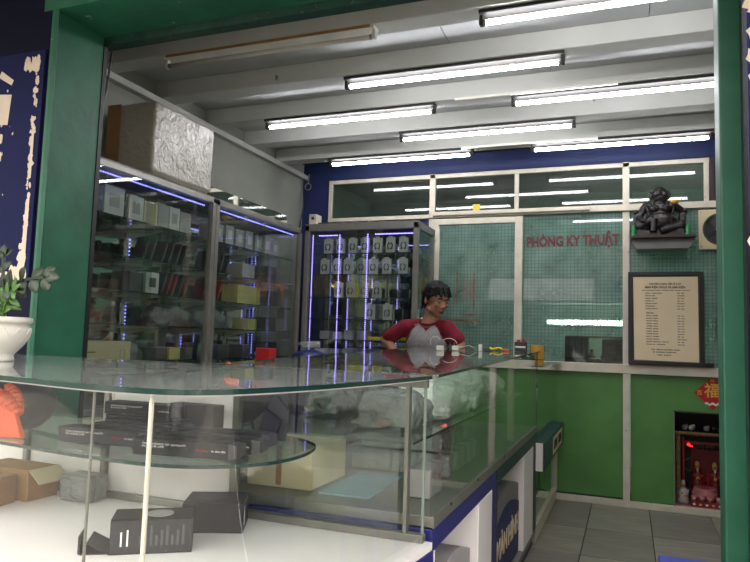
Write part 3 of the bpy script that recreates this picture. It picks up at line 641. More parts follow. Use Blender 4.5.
lc = thing('long_display_case', 'long glass display case on the counter between aisle and man', 'display case', (-.9, 3, .665))
B(LX0, LX1, LY0, LY1, .668, .70).build('case_floor', 'alu', lc, bevel=.003)
B(LX1, LX1+.004, LY0, LY1, .667, .702).build('sill_rail', 'alu', lc)
for yy in (2.05, 2.45, 3.0): MB().box(LX1+.004, LX1+.006, yy, yy+.012, .69, .70).build('clip', 'black', lc)
def slab(name, x0, x1, y0, y1, th, ms, parent, dz=0):
    mb = MB(); mb.hexa([(x, y, ltop(y)+dz+z) for z in (-th, 0) for y in (y0, y1) for x in (x0, x1)]); return mb.build(name, ms, parent)
M['g_longtop'] = glass('long_case_top_glass', (240, 246, 243), .08, (200, 205, 200))
tp = slab('top_glass', LX0-.02, LX1+.012, LY0-.008, LY1+.02, .008, 'g_longtop', lc)
mb = MB()
for x0, x1, y0, y1 in ((LX1+.012, LX1+.0135, LY0-.008, LY1+.02), (LX0-.0215, LX0-.02, LY0-.008, LY1+.02), (LX0-.02, LX1+.012, LY1+.02, LY1+.0215)):
    mb.hexa([(x, y, ltop(y)+z) for z in (-.008, 0) for y in (y0, y1) for x in (x0, x1)])
mb.build('ground_edge', 'g_edge', tp)
slab('back_rail', LX0, LX0+.03, LY0, LY1, .022, 'cream', lc, -.009)
def vpane(name, x, y0, y1, z0, ms, parent, th=.006, dz=-.009):
    mb = MB(); mb.hexa([(x-th/2, y0, z0), (x+th/2, y0, z0), (x-th/2, y1, z0), (x+th/2, y1, z0), (x-th/2, y0, ltop(y0)+dz), (x+th/2, y0, ltop(y0)+dz), (x-th/2, y1, ltop(y1)+dz), (x+th/2, y1, ltop(y1)+dz)]); return mb.build(name, ms, parent)
vpane('front_glass', LX1-.005, LY0, LY1, .70, 'g_case', lc)
vpane('end_edge', LX1-.005, LY1, LY1+.006, .70, 'g_edge', lc, .01)
B(LX0, LX1, LY1-.006, LY1, .70, ltop(LY1)-.01).build('end_glass', 'g_case', lc)
B(LX0+.002, LX0+.02, LY0, LY1, .70, .73).build('sliding_track', 'alu', lc)
for y in (3.45,): B(LX1-.06, LX1-.03, y, y+.04, .70, ltop(y)-.01).build('support_post', 'cream', lc, bevel=.003)
B(LX0, LX0+.03, LY0+.01, LY0+.04, .70, ltop(LY0)-.01).build('support_post', 'cream', lc); B(LX0, LX0+.03, LY1-.05, LY1-.01, .70, ltop(LY1)-.01).build('support_post', 'cream', lc)
sh = B(LX0+.04, LX1-.07, LY0+.02, LY1-.05, .892, .90).build('glass_shelf', 'g_shelf', lc); B(LX1-.07, LX1-.0685, LY0+.02, LY1-.05, .892, .90).build('ground_edge', 'g_edge', sh)
# contents
bag('plastic_bag', (-.76, 2.20, .965), (.13, .16, .06), 'bagd', 'crumpled grey plastic bag on the shelf of the long case, nearest the street', seed=11, amp=.02)
bag('plastic_bag', (-.74, 2.60, .98), (.14, .20, .075), 'bag', 'bulging white plastic bag on the shelf of the long case, second from the street', seed=12, amp=.022)
bag('plastic_bag', (-.74, 3.10, .995), (.14, .27, .09), 'bag', 'biggest white plastic bag, in the middle of the shelf of the long case', seed=14, amp=.025)
bag('plastic_bag', (-.76, 3.62, .975), (.13, .20, .07), 'bag', 'plastic bag on the shelf of the long case, farthest from the street', seed=15, amp=.02)
bag('plastic_bag', (-1.10, 2.6, .965), (.09, .35, .055), 'bagd', 'long grey crumpled bag at the back of the shelf in the long case', seed=16, amp=.02)
for k, (x0, x1, y0, y1, z0, h, ms, lab) in enumerate(((-1.0, -.62, 2.42, 2.88, .701, .075, 'wrap_dark', 'lower film-wrapped stack of dark packs on the floor of the long case'), (-.98, -.66, 2.46, 2.84, .781, .06, 'wrap_dark', 'upper film-wrapped stack of dark packs in the long case'))):
    o = thing('pack_stack', lab, 'stack', ((x0+x1)/2, (y0+y1)/2, z0))
    n = 12
    for i in range(n):
        a = y0+(y1-y0)*i/n; B(x0+random.uniform(0, .008), x1-random.uniform(0, .01), a+.001, a+(y1-y0)/n-.004, z0+.001, z0+h-random.uniform(0, .008)).build('pack', ('greywhite', 'greycard', 'wrap_dark')[i % 3], o)
    B(x0-.004, x1+.004, y0-.003, y1+.003, z0+.0005, z0+h+.003).build('film_wrap', 'film', o)
tag(B(-.66, -.585, 2.05, 2.20, .701, .79).build('white_carton', 'greywhite', bevel=.004), 'white carton on the floor of the long case, next to the near glass case', 'box')
o = thing('brown_carton', 'pale brown carton seen through the back of the near case', 'box', (-1.08, 2.05, .701)); B(-1.20, -.96, 1.97, 2.25, .701, .84).build('carton', 'beige', o, bevel=.004); B(-1.09, -1.07, 1.969, 1.971, .71, .835).build('tape', 'card', o)

tag(B(-.93, -.76, 1.96, 2.34, .7005, .706).build('blue_card', mat('pale_blue_card', (120, 160, 175), .6)), 'pale blue flat card on the floor of the long case', 'card')
# green corner section --------------------------------------------------------
gc = thing('corner_showcase', 'narrow glass showcase with a dark teal sign band against the green wall', 'showcase', (-.53, 4.8, 0))
B(-.60, -.525, 4.18, 5.40, 0, .075).build('base', 'cream', gc, bevel=.003)
B(-.545, -.515, 5.36, 5.40, .075, .45).build('frame_post', 'cream', gc); B(-.545, -.522, 4.18, 5.36, .075, .10).build('frame_rail', 'cream', gc)
B(-.545, -.53, 4.18, 4.215, .075, .44).build('frame_post', 'cream', gc)
B(-.54, -.535, 4.2, 5.36, .10, .45).build('lower_glass', 'g_green', gc); B(-.528, -.522, 4.182, 5.40, .59, 1.057).build('upper_glass', 'g_green', gc)
B(-.529, -.521, 4.176, 4.182, .59, 1.057).build('glass_edge', 'black', gc)
B(-.58, -.47, 4.15, 5.40, .44, .60).build('sign_band', 'teal_lam', gc, bevel=.003); B(-.585, -.48, 4.128, 4.15, .438, .602).build('band_end_cap', 'lam', gc)
tp = B(-.60, -.49, 4.17, 5.40, 1.057, 1.063).build('top_glass', 'g_top', gc); B(-.49, -.488, 4.17, 5.40, 1.057, 1.063).build('ground_edge', 'g_edge', tp); B(-.60, -.49, 4.168, 4.17, 1.057, 1.063).build('ground_edge', 'g_edge', tp)
B(-.4695, -.468, 4.62, 5.25, .465, .575).build('name_plate', 'paper', gc)
for w_, y_ in (('LINH', 4.66), ('KIEN', 4.96)): text('plate_letters', w_, .085, 'ink', gc, sidemtx(-.467, y_, .52), bold=.003, sx=1.2)
text('window_letters', 'MTC', .22, 'panel_green', gc, sidemtx(-.534, 4.30, .33), bold=.006, sx=1.1)
for i, yy in enumerate((4.30, 4.62)):
    tag(MB().path([(-.56, yy, .605), (-.565, yy+.12, .66), (-.565, yy+.28, .60+.002)], .004).cyl((-.565, yy, .61), (-.565, yy+.004, .63), .01, 8).build('wire_clip', 'alu', None), 'thin wire clip behind the corner showcase glass, %s the street' % ('nearer' if i == 0 else 'farther from'), 'clip')
# things on the counter tops
o = thing('tape_roll', 'mustard yellow roll of tape standing on the corner showcase', 'tape', (-.555, 4.22, 1.064))
MB().cyl((-.535, 4.275, 1.0635), (-.535, 4.275, 1.192), .041, 28).build('roll', 'bamboo', o, bevel=.002); MB().cyl((-.535, 4.275, 1.098), (-.535, 4.275, 1.103), .0418, 28).build('dark_band', 'ink', o); MB().cyl((-.535, 4.275, 1.192), (-.535, 4.275, 1.193), .018, 16).build('core', 'ink', o)
def on_top(x, y): return ltop(y)+.001
x, y = -.60, 4.02; z = on_top(x, y)
o = thing('small_battery_box', 'small black box with two red caps on the far end of the long case', 'box', (x, y, z)); B(x-.035, x+.035, y-.02, y+.02, z, z+.055).build('case', 'black', o, bevel=.003)
B(x-.03, x+.03, y-.021, y-.02, z+.02, z+.03).build('label_strip', 'lam', o)
for s in (-1, 1): MB().cyl((x+s*.014, y, z+.055), (x+s*.014, y, z+.068), .011, 12).build('cap', 'red', o)
def plugset(x, y, lab, cat='charger'):
    z = on_top(x, y); o = thing('phone_charger', lab, cat, (x, y, z), group='white chargers on the long case')
    B(x-.02, x+.02, y-.014, y+.014, z, z+.028).build('plug_body', 'plug', o, bevel=.004)
    for s in (-1, 1): MB().cyl((x+s*.008, y, z+.028), (x+s*.008, y, z+.044), .0025, 6).build('pin', 'alu', o)
    return o, z
c, z = plugset(-1.00, 3.66, 'white square charger with upright pins, in front of the chest of the man')
p = [Vector((-1.0+.03*math.cos(a)-.03, 3.66, z+.05+.03*math.sin(a))) for a in [R(20+i*28) for i in range(8)]]; MB().path(p, .0017).build('cord', 'plug', c)
c, z = plugset(-.93, 3.74, 'white charger with a looping cord, right of the square one')
p = [Vector((-.93+.05*math.cos(a)-.04, 3.74, z+.03+.04*math.sin(a))) for a in [R(-30+i*24) for i in range(8)]]; MB().path(p, .0017).build('cord', 'plug', c)
x, y = -.80, 3.80; z = on_top(x, y)
o = thing('usb_cable', 'white plug at the end of a thin white cable on the long case', 'cable', (x, y, z)); B(x-.008, x+.012, y-.01, y+.01, z, z+.038).build('plug_body', 'plug', o, bevel=.003)
MB().path([(x, y, z+.02), (x-.05, y, z+.03), (x-.10, y-.02, z+.012), (x-.13, y-.04, z+.004)], .003).build('cord', 'black', o); MB().path([(x-.02, y, z+.004), (x-.06, y-.01, z+.03), (x-.12, y, z+.02)], .0015).build('cord', 'plug', o)
x, y = -.70, 3.92; z = on_top(x, y)
p = [Vector((x-.03+.035*math.cos(a), y+.03*math.sin(a), z+.006+.012*abs(math.sin(a*1.5)))) for a in [i*2*PI/14 for i in range(15)]]
o = thing('yellow_cable', 'coiled yellow cable with an orange tip on the long case', 'cable', (x, y, z)); MB().path(p, .005, 8).build('coil', 'yellow', o); MB().cyl((x+.01, y, z+.006), (x+.045, y, z+.006), .006, 8).build('tip', 'orange', o); MB().cyl((x-.10, y-.01, z+.004), (x-.05, y, z+.006), .004, 8).build('black_end', 'black', o)

# ================================================================== CURVED FRONT CASE
ctrl = [(-3.2, 1.60), (-2.5, 1.33), (-1.8, 1.12), (-1.226, 1.015), (-.902, .957), (-.715, .99), (-.619, 1.203), (-.56, 1.52), (-.522, 1.83), (-.51, 2.0)]
def catmull(P_, k=6):
    out = []
    for i in range(1, len(P_)-2):
        p0, p1, p2, p3 = [Vector((*p, 0)) for p in P_[i-1:i+3]]
        for j in range(k):
            t = j/k; out.append(.5*((2*p1)+(-p0+p2)*t+(2*p0-5*p1+4*p2-p3)*t*t+(-p0+3*p1-3*p2+p3)*t**3))
    out.append(Vector((*P_[-2], 0))); return out
curve = catmull(ctrl, 18)
def inset(pts, d):
    out = []
    for i, p in enumerate(pts):
        a = pts[max(0, i-1)]; b = pts[min(len(pts)-1, i+1)]; t = (b-a).normalized(); out.append(p+Vector((-t.y, t.x, 0))*d)
    return out
BKY = 1.83; FZ = .64; TZ = 1.10
def region(d, yb=BKY, x0=-2.5):
    pts = [(p.x, p.y) for p in inset(curve, d) if p.y < yb-.005 and p.x > x0-.02]
    return pts+[(pts[-1][0]+.001, yb), (x0, yb)]
fc = thing('curved_display_case', 'big glass display case with a rounded front corner, nearest the camera', 'display case', (-1.4, 1.4, 0))
MB().prism(region(.03), .0, .60).build('base', 'blue_lam', fc); MB().prism(region(-.012), .60, FZ).build('case_floor', 'lam', fc)
MB().prism(region(-.016), .585, .62).build('trim_band', 'blue_lam', fc)
def wall_along(pts, z0, z1, th):
    mb = MB(); q = inset(pts, th)
    for i in range(len(pts)-1):
        a, b, c, d = pts[i], pts[i+1], q[i], q[i+1]; mb.hexa([(a.x, a.y, z0), (b.x, b.y, z0), (c.x, c.y, z0), (d.x, d.y, z0), (a.x, a.y, z1), (b.x, b.y, z1), (c.x, c.y, z1), (d.x, d.y, z1)])
    return mb
gp = [p for p in inset(curve, .012) if p.y < BKY and p.x > -2.5]
def ribbon(pts, z0, z1):                                # single continuous sheet of glass
    mb = MB(); n = len(pts); mb.add([(p.x, p.y, z0) for p in pts]+[(p.x, p.y, z1) for p in pts], [(i, i+1, n+i+1, n+i) for i in range(n-1)]); return mb
def near(xv): return min(range(len(gp)), key=lambda i: abs(gp[i].x-xv) if gp[i].y < 1.15 else 9)
k1, k2 = [min(range(len(gp)), key=lambda i: abs(gp[i].x/gp[i].y-q_)) for q_ in (-.952, -.818)]
for a, b in ((0, k1), (k1, k2), (k2, len(gp)-1)):
    ribbon(gp[a:b+1], FZ, TZ-.011).build('curved_glass', 'g_front', fc, smooth=True)
for k, ms, r in ((k1, 'alu', .0028), (k2, 'cream', .0045)):
    MB().cyl((gp[k].x, gp[k].y+.004, FZ), (gp[k].x, gp[k].y+.004, TZ-.011), r, 8).build('glass_joint' if ms == 'alu' else 'corner_strip', ms, fc)
e = gp[-1]; B(e.x-.005, e.x+.002, e.y-.002, e.y+.006, FZ, TZ-.011).build('glass_joint', mat('glass_rim', (128, 138, 128), .4), fc)
tpg = MB().prism(region(0, BKY+.02, -2.5), TZ-.010, TZ).build('top_glass', 'g_top', fc)
wall_along([p for p in inset(curve, -.0015) if p.y < BKY+.02 and p.x > -2.5], TZ-.010, TZ, .0015).build('ground_edge', 'g_edge', tpg)
wall_along([p for p in inset(curve, .006) if p.y < BKY and p.x > -2.5], TZ-.0135, TZ-.0105, .02).build('top_seal', 'lam', fc)
# aluminium back frame
mb = MB(); mb.box(-2.5, -.53, BKY-.03, BKY, FZ, FZ+.022); mb.build('back_rail', 'alu', fc, bevel=.002)
B(-2.5, -.53, BKY-.02, BKY, TZ-.035, TZ-.011).build('back_rail', 'alu', fc)
for x in (-2.02, -1.665, -1.15, -.585): B(x-(.011 if x < -1 else .006), x+(.011 if x < -1 else .006), BKY-.028, BKY-.002, FZ+.02, TZ-.034).build('back_post', 'alu', fc, bevel=.002)
B(-1.13, -.61, BKY-.016, BKY-.011, FZ+.022, TZ-.034).build('back_glass', 'g_front', fc)
for x0, x1 in ((-2.5, -2.035), (-1.65, -1.165)): B(x0, x1, BKY-.014, BKY-.006, FZ+.022, TZ-.034).build('back_door', 'lam', fc)
B(-2.005, -1.68, BKY-.016, BKY-.011, FZ+.022, FZ+.25).build('back_door', 'lam', fc)
# glass shelf with rounded end
cs = catmull([(-3, 1.5), (-2.4, 1.42), (-1.9, 1.34), (-1.45, 1.27), (-1.1, 1.235), (-.92, 1.26), (-.80, 1.36), (-.765, 1.50), (-.80, 1.66), (-.9, 1.75), (-1.0, 1.78)], 6)
SZ = .905
poly = [(p.x, p.y) for p in cs]+[(-1.0, 1.79), (-2.4, 1.79)]
shf = MB().prism(poly, SZ-.008, SZ).build('glass_shelf', 'g_shelf', fc); wall_along(inset(cs, -.0015), SZ-.008, SZ, .0015).build('ground_edge', 'g_edge', shf)
for x in (-1.66, -2.02, -1.15): MB().path([(x, BKY-.03, SZ-.10), (x, BKY-.33, SZ-.012)], .008, 6).build('shelf_bracket', 'alu', fc)
mb = MB(); mb.path([(-1.66, BKY-.04, TZ-.04), (-1.60, BKY-.10, TZ-.055), (-1.53, BKY-.15, TZ-.09), (-1.50, BKY-.17, TZ-.14), (-1.50, BKY-.17, SZ+.002)], .004)
tag(mb.build('white_cable', 'plug'), 'white cable curving down inside the near glass case', 'cable')
# long black packages on the shelf
def longpack(x, y, rz, L, lab, z=SZ, h=.038, wd=.06):
    o = thing('black_package', lab, 'package', (x, y, z+.0006), rz, 'long black packages on the glass shelf')
    MB().box(-L/2, L/2, -wd/2, wd/2, 0, h).build('box', 'blackcard', o, world=False, bevel=.002)
    mt = Matrix.Translation((-L*.40, -wd/2-.0006, h*.62)) @ Euler((PI/2, 0, 0)).to_matrix().to_4x4()
    text('print', 'THE CHOICE OF QUALITY\nIN YOUR LIFE', .0062, 'lam', o, Matrix.Translation(o.location) @ mt, ext=.0001, sx=1.6)
    mt = Matrix.Translation((L*.17, -wd/2-.0006, h*.5)) @ Euler((PI/2, 0, 0)).to_matrix().to_4x4()
    text('print', 'Quality', .0085, 'red', o, Matrix.Translation(o.location) @ mt, ext=.0001, sx=1.3)
    mt = Matrix.Translation((L*.17+.04, -wd/2-.0006, h*.5)) @ Euler((PI/2, 0, 0)).to_matrix().to_4x4()
    text('print', 'in the life', .0075, 'lam', o, Matrix.Translation(o.location) @ mt, ext=.0001, sx=1.3)
    mb = MB(); mb.hexa([(L/2, -wd/2, .001), (L/2+.02, -wd/2+.004, .006), (L/2, wd/2, .001), (L/2+.02, wd/2-.004, .006), (L/2, -wd/2, h-.001), (L/2+.02, -wd/2+.004, h-.004), (L/2, wd/2, h-.001), (L/2+.02, wd/2-.004, h-.004)])
    mb.build('end_flap', 'greycard', o, world=False)
    return o
longpack(-1.00, 1.355, .14, .25, 'long black package at the rounded end of the glass shelf, front row')
longpack(-.99, 1.445, .12, .25, 'long black package behind the front one at the rounded shelf end')
longpack(-1.29, 1.40, .08, .25, 'long black package in the front row, left of the rounded shelf end')
longpack(-1.27, 1.49, .06, .25, 'long black package in the second row, in the middle of the glass shelf')
longpack(-1.00, 1.54, .08, .22, 'long black package in the third row at the rounded shelf end')
longpack(-1.30, 1.575, .04, .25, 'long black package in the third row, in the middle of the glass shelf')
longpack(-1.38, 1.66, .02, .25, 'long black package in the back row of the glass shelf, lower one')
longpack(-1.39, 1.66, .03, .24, 'long black package lying on top of the one in the back row', z=SZ+.039)
o = tag(B(-1.36, -1.19, 1.74, 1.80, SZ+.001, SZ+.072).build('black_box', 'greycard', bevel=.002), 'dark box standing at the back of the glass shelf against the white door', 'box')
o = thing('dark_fan_pack', 'dark folded fan-shaped pack at the rounded end of the glass shelf', 'pack', (-.93, 1.66, SZ)); mb = MB()
mb.prism([(-.985, SZ+.001), (-.90, SZ+.001), (-.885, SZ+.08), (-.93, SZ+.13), (-.965, SZ+.08), (-1.0, SZ+.05)], 1.66, 1.672, 'y'); mb.build('leaf_flap', 'greycard', o)
mb = MB(); mb.prism([(-.98, SZ+.001), (-.92, SZ+.001), (-.90, SZ+.06), (-.95, SZ+.09)], 1.64, 1.65, 'y'); mb.build('leaf_flap', 'blackcard', o)
# boxes on the case floor
o = thing('open_black_box', 'opened black box with a clear round window, lying on the white case floor', 'box', (-1.16, 1.455, FZ+.0005), .60)
mb = MB(); L, W, H = .20, .11, .085
mb.box(-L/2, L/2, -W/2, -W/2+.003, 0, H).box(-L/2, L/2, W/2-.003, W/2, 0, H).box(-L/2, L/2, -W/2, W/2, 0, .003).box(-L/2, L/2, -W/2, W/2, H-.003, H).box(L/2-.003, L/2, -W/2, W/2, 0, H); mb.build('carton', 'blackcard', o, world=False)
MB().cyl((.015, 0, H), (.015, 0, H+.0015), .034, 24).build('round_window', 'greywhite', o, world=False); MB().hexa([(-L/2-.001, -W/2, .001), (-L/2, -W/2, .001), (-L/2-.001, W/2, .001), (-L/2, W/2, .001), (-L/2-.055, -W/2, .03), (-L/2-.053, -W/2, .03), (-L/2-.055, W/2, .03), (-L/2-.053, W/2, .03)]).build('end_flap', 'greycard', o, world=False)
MB().box(-L/2-.075, -L/2-.070, -.045, .045, .002, .046).box(-L/2-.07, -L/2, -.045, .045, .0, .003).build('tuck_flap', 'blackcard', o, world=False)
MB().box(-L/2-.0765, -L/2-.075, -.017, .017, .016, .027).build('finger_slot', 'lam', o, world=False)
for i in range(9): MB().box(-.03+i*.013, -.024+i*.013, -W/2-.0008, -W/2, .02, .045+.012*((i*7) % 3)).build('printed_bar', 'greycard', o, world=False)
MB().box(-.075, -.071, -W/2-.0008, -W/2, .02, .055).box(-.06, -.056, -W/2-.0008, -W/2, .02, .06).build('printed_line', 'lam', o, world=False)
o = thing('closed_black_box', 'closed dark carton behind the opened box on the white case floor', 'box', (-1.115, 1.69, FZ+.0005), .45); MB().box(-.095, .075, -.07, .07, 0, .083).build('carton', 'blackcard', o, world=False, bevel=.002); MB().box(.075, .0756, -.04, -.034, .015, .07).build('printed_line', 'lam', o, world=False)
MB().cyl((-.02, 0, .083), (-.02, 0, .0838), .045, 24).build('top_disc', 'greycard', o, world=False)
# left end: kraft cartons, helmet, adapter lead
o = thing('kraft_carton', 'brown kraft carton at the left edge of the near case floor', 'box', (-1.92, 1.53, FZ+.0005), .15); MB().box(-.10, .09, -.09, .08, 0, .09).build('carton', 'card', o, world=False, bevel=.003); MB().box(-.1, .09, -.012, .012, .09, .0912).build('tape', 'beige', o, world=False)
o = thing('kraft_carton', 'open kraft carton at the back of the near case floor, beside the first', 'box', (-1.93, 1.70, FZ+.0005), -.03); MB().box(-.12, .12, -.06, .06, 0, .10).build('carton', 'card', o, world=False, bevel=.003); MB().hexa([(.12, -.06, .10), (.12, .06, .10), (.123, -.06, .10), (.123, .06, .10), (.17, -.06, .06), (.17, .06, .06), (.173, -.06, .06), (.173, .06, .06)]).build('open_flap', 'beige', o, world=False)
tag(B(-1.745, -1.62, 1.70, 1.79, FZ+.001, FZ+.085).build('film_packet', 'bagd', bevel=.01), 'grey film packet beside the open kraft carton', 'packet')
mb = MB(); mb.cyl((-1.72, 1.26, FZ+.012), (-1.66, 1.27, FZ+.012), .010, 10).path([(-1.66, 1.27, FZ+.012), (-1.61, 1.275, FZ+.009), (-1.575, 1.285, FZ+.009)], .0035)
o = thing('adapter_lead', 'black adapter lead lying on the white floor at the left edge', 'cable', (-1.7, 1.25, FZ)); mb.build('lead', 'black', o)
MB().box(-1.61, -1.595, 1.268, 1.286, FZ+.004, FZ+.015).build('jack', 'black', o); mb = MB(); tube_frame(mb, -1.70, -1.61, 1.16, 1.19, FZ+.001, FZ+.03, .010); mb.build('clip', 'black', o)
# orange and black helmet on the shelf
hx, hy, hz = -1.66, 1.43, SZ+.012
hl = thing('helmet', 'orange and black helmet under clear film at the left end of the glass shelf', 'helmet', (hx, hy, SZ))
mb = MB(); mb.ball((hx, hy, hz+.065), (.125, .105, .085), 16); mb.v = [Vector((v.x, v.y, max(v.z, SZ+.001))) for v in mb.v]; mb.build('shell', 'black', hl, smooth=True)
for s in (-1, 1):
    mb = MB(); pts = []
    for i in range(11):
        t = i/10; a = PI*.12+t*PI*.42; pts.append(Vector((hx+.133*math.cos(a)+.004, hy-.09-.0*s+.05*s*t, hz+.015+.10*math.sin(a))))
    for i in range(10):
        mb.cyl(pts[i], pts[i+1], .011+.008*math.sin(PI*i/10), 8, .011+.008*math.sin(PI*(i+1)/10))
    mb.build('orange_stripe', 'orange', hl, smooth=True)
mb = MB(); mb.hexa([(hx+.02, hy-.13, SZ+.002), (hx+.16, hy-.11, SZ+.002), (hx+.02, hy-.12, SZ+.002), (hx+.16, hy-.09, SZ+.002), (hx+.0, hy-.09, SZ+.09), (hx+.10, hy-.10, SZ+.12), (hx+.0, hy-.08, SZ+.09), (hx+.10, hy-.09, SZ+.12)]); mb.build('orange_cheek', 'orange', hl, bevel=.006)
bag('clear_bag', (-1.86, 1.42, SZ+.035), (.05, .05, .03), 'film', 'clear crumpled film bag left of the helmet on the shelf', seed=21, amp=.012)

# ================================================================== STREET SIDE (seen in the mirrors and panes)
fb = thing('shophouse_row', 'pale shophouse row across the street, seen only in reflections', 'building', (0, -13, 0))
B(-14, 12, -15, -13, -.3, 6.2).build('wall', 'facade', fb)
for i in range(6):
    x = -13+i*4.2
    B(x, x+3.4, -13.05, -12.99, -.2, 2.6).build('shop_opening', 'greycard', fb); B(x-.1, x+3.5, -13.1, -12.98, 2.75, 3.5).build('shop_sign', ('yellow', 'red', 'lam', 'bluebag', 'yellow', 'orange')[i], fb)
    for k in (0, 1): w_ = B(x+.4+k*1.5, x+1.4+k*1.5, -13.04, -12.98, 4.1, 5.4).build('window', 'dark_alu', fb); B(x+.46+k*1.5, x+1.34+k*1.5, -12.98, -12.97, 4.16, 5.34).build('pane', 'machine', w_)
for x0_, x1_, lab_ in ((22, 26, 'plain block added at the far right end of the street to hide bright sky in reflections'), (-26, -22, 'plain block added at the far left end of the street to hide bright sky in reflections')):  # unseen end blocks, added to keep bright sky out of the glass reflections
    eb = thing('sky_block_building', lab_, 'building', ((x0_+x1_)/2, -6, 0)); B(x0_, x1_, -15, 4, -.3, 7).build('wall', 'facade', eb)
    for k in range(3):
        xw = x0_-.03 if x0_ > 0 else x1_; B(xw, xw+.03, -12+5*k, -10+5*k, 3.5, 5.2).build('window', 'dark_alu', eb)
car = thing('parked_car', 'white car parked across the street, seen only in the mirrors', 'car', (1.3, -6.5, -.22))
prof = [(-2.1, .35), (-2.15, .75), (-1.95, .95), (-1.45, 1.02), (-.85, 1.45), (.65, 1.47), (1.35, 1.02), (2.05, .88), (2.15, .6), (2.1, .32), (1.75, .28), (1.65, .55), (1.35, .68), (1.05, .55), (.95, .28), (-.95, .28), (-1.05, .55), (-1.35, .68), (-1.65, .55), (-1.75, .3)]
MB().prism([(1.3+a, -.22+b) for a, b in prof], -7.3, -5.7, 'y').build('body', 'carpaint', car, bevel=.06)
for s in (-5.69, -7.34): MB().prism([(1.3+a, -.22+b) for a, b in ((-1.2, 1.04), (-.78, 1.38), (.6, 1.40), (1.1, 1.04))], s, s+.03, 'y').build('side_window', 'screenm', car)
for x in (-1.35, 1.35):
    for yy in (-5.9, -7.3): wh = MB().cyl((1.3+x, yy, .1), (1.3+x, yy+.2, .1), .32, 20).build('wheel', 'tyre', car); MB().cyl((1.3+x, yy-.005, .1), (1.3+x, yy+.205, .1), .19, 14).build('hub', 'alu', wh)
B(-.86, -.80, -6.2, -5.68, .45, .62).build('tail_light', 'red', car); B(3.38, 3.46, -6.2, -5.68, .4, .55).build('headlight', 'lam', car)

# peeling boards ---------------------------------------------------------------
def chips(mb, x0, x1, z0, z1, y, n, rmin, rmax, seed):      # ragged flakes of bare board where the paint film came off
    rd = random.Random(seed)
    for _ in range(n):
        cx = rd.uniform(x0, x1); cz = rd.uniform(z0, z1); r = rd.uniform(rmin, rmax); k = 9
        mb.prism([(cx+r*rd.uniform(.5, 1.1)*math.cos(a)*rd.uniform(.6, 1), cz+r*rd.uniform(.6, 1.5)*math.sin(a)) for a in [2*PI*i/k for i in range(k)]], y-.0012*rd.random()-.0003, y, 'y')
sb = thing('signboard', 'navy board with torn off-white border and letter scraps, left of the green pillar', 'sign', (-2.5, Y1-.012, 1.4))
B(-3.3, -2.19, Y1-.012, Y1-.001, 1.36, 2.31).build('board', mat('navy_board', (20, 25, 66), .7, var=.12, scale=4, spec=.15), sb)
M['bare'] = mat('bare_board', (214, 198, 178), .85, var=.08, scale=8)
yy = Y1-.0125
mb = MB(); rd = random.Random(4)
chips(mb, -2.235, -2.215, 1.40, 2.28, yy, 85, .004, .014, 1); chips(mb, -2.29, -2.22, 2.235, 2.285, yy, 26, .008, .02, 2); chips(mb, -2.29, -2.205, 1.395, 1.425, yy, 30, .006, .018, 3); chips(mb, -2.60, -2.25, 1.393, 1.42, yy, 60, .006, .016, 5)
chips(mb, -2.25, -2.215, 1.40, 1.52, yy, 20, .006, .016, 6)
for q in ((-2.235, -2.213, 1.43, 1.72), (-2.232, -2.216, 1.78, 2.0), (-2.6, -2.3, 1.395, 1.418)): mb.prism([(q[0]+rd.uniform(-.003, .003), q[2]), (q[1], q[2]+.01), (q[1]-rd.uniform(0, .004), q[3]), (q[0]+.004, q[3]-.02)], yy-.0008, yy, 'y')
tag(mb.build('bare_flakes', 'bare', sb), kind='stuff')
mb = MB(); chips(mb, -2.62, -2.42, 2.26, 2.31, yy, 3, .01, .03, 8); chips(mb, -2.52, -2.38, 1.88, 1.98, yy, 22, .006, .018, 9); chips(mb, -2.56, -2.33, 1.72, 2.2, yy, 24, .002, .007, 10)
tag(mb.build('bare_flakes', 'bare', sb), kind='stuff')
MB().prism([(-2.60, 2.0), (-2.53, 2.0), (-2.43, 2.02), (-2.365, 2.015), (-2.355, 2.14), (-2.45, 2.15), (-2.60, 2.16), (-2.60, 2.11), (-2.45, 2.10), (-2.43, 2.04), (-2.47, 2.04)], yy-.001, yy, 'y').build('letter_scrap', 'bare', sb)
MB().prism([(-2.435, 2.22), (-2.36, 2.18), (-2.35, 2.20), (-2.42, 2.245)], yy-.001, yy, 'y').build('letter_scrap', 'bare', sb)
MB().prism([(-2.6, 1.60), (-2.435, 1.60), (-2.43, 1.735), (-2.6, 1.74)], yy-.001, yy, 'y').build('letter_scrap', 'bare', sb)
sr = thing('signboard', 'navy board with large bare beige patches, right of the green post', 'sign', (.4, Y1-.012, .1))
B(.292, 1.2, Y1-.012, Y1-.001, .0, 2.44).build('board', mat('navy_board_right', (34, 38, 92), .7, var=.12, scale=4, spec=.2), sr)
mb = MB(); chips(mb, .300, .36, 1.9, 2.44, yy, 60, .012, .03, 12); chips(mb, .298, .33, 1.3, 1.9, yy, 20, .008, .02, 13); chips(mb, .305, .36, .05, 1.35, yy, 90, .003, .013, 14)
mb.prism([(.303, 1.95), (.4, 1.95), (.4, 2.44), (.302, 2.44)], yy-.0006, yy, 'y')
tag(mb.build('bare_flakes', 'bare', sr), kind='stuff')

sb.location.x += .022
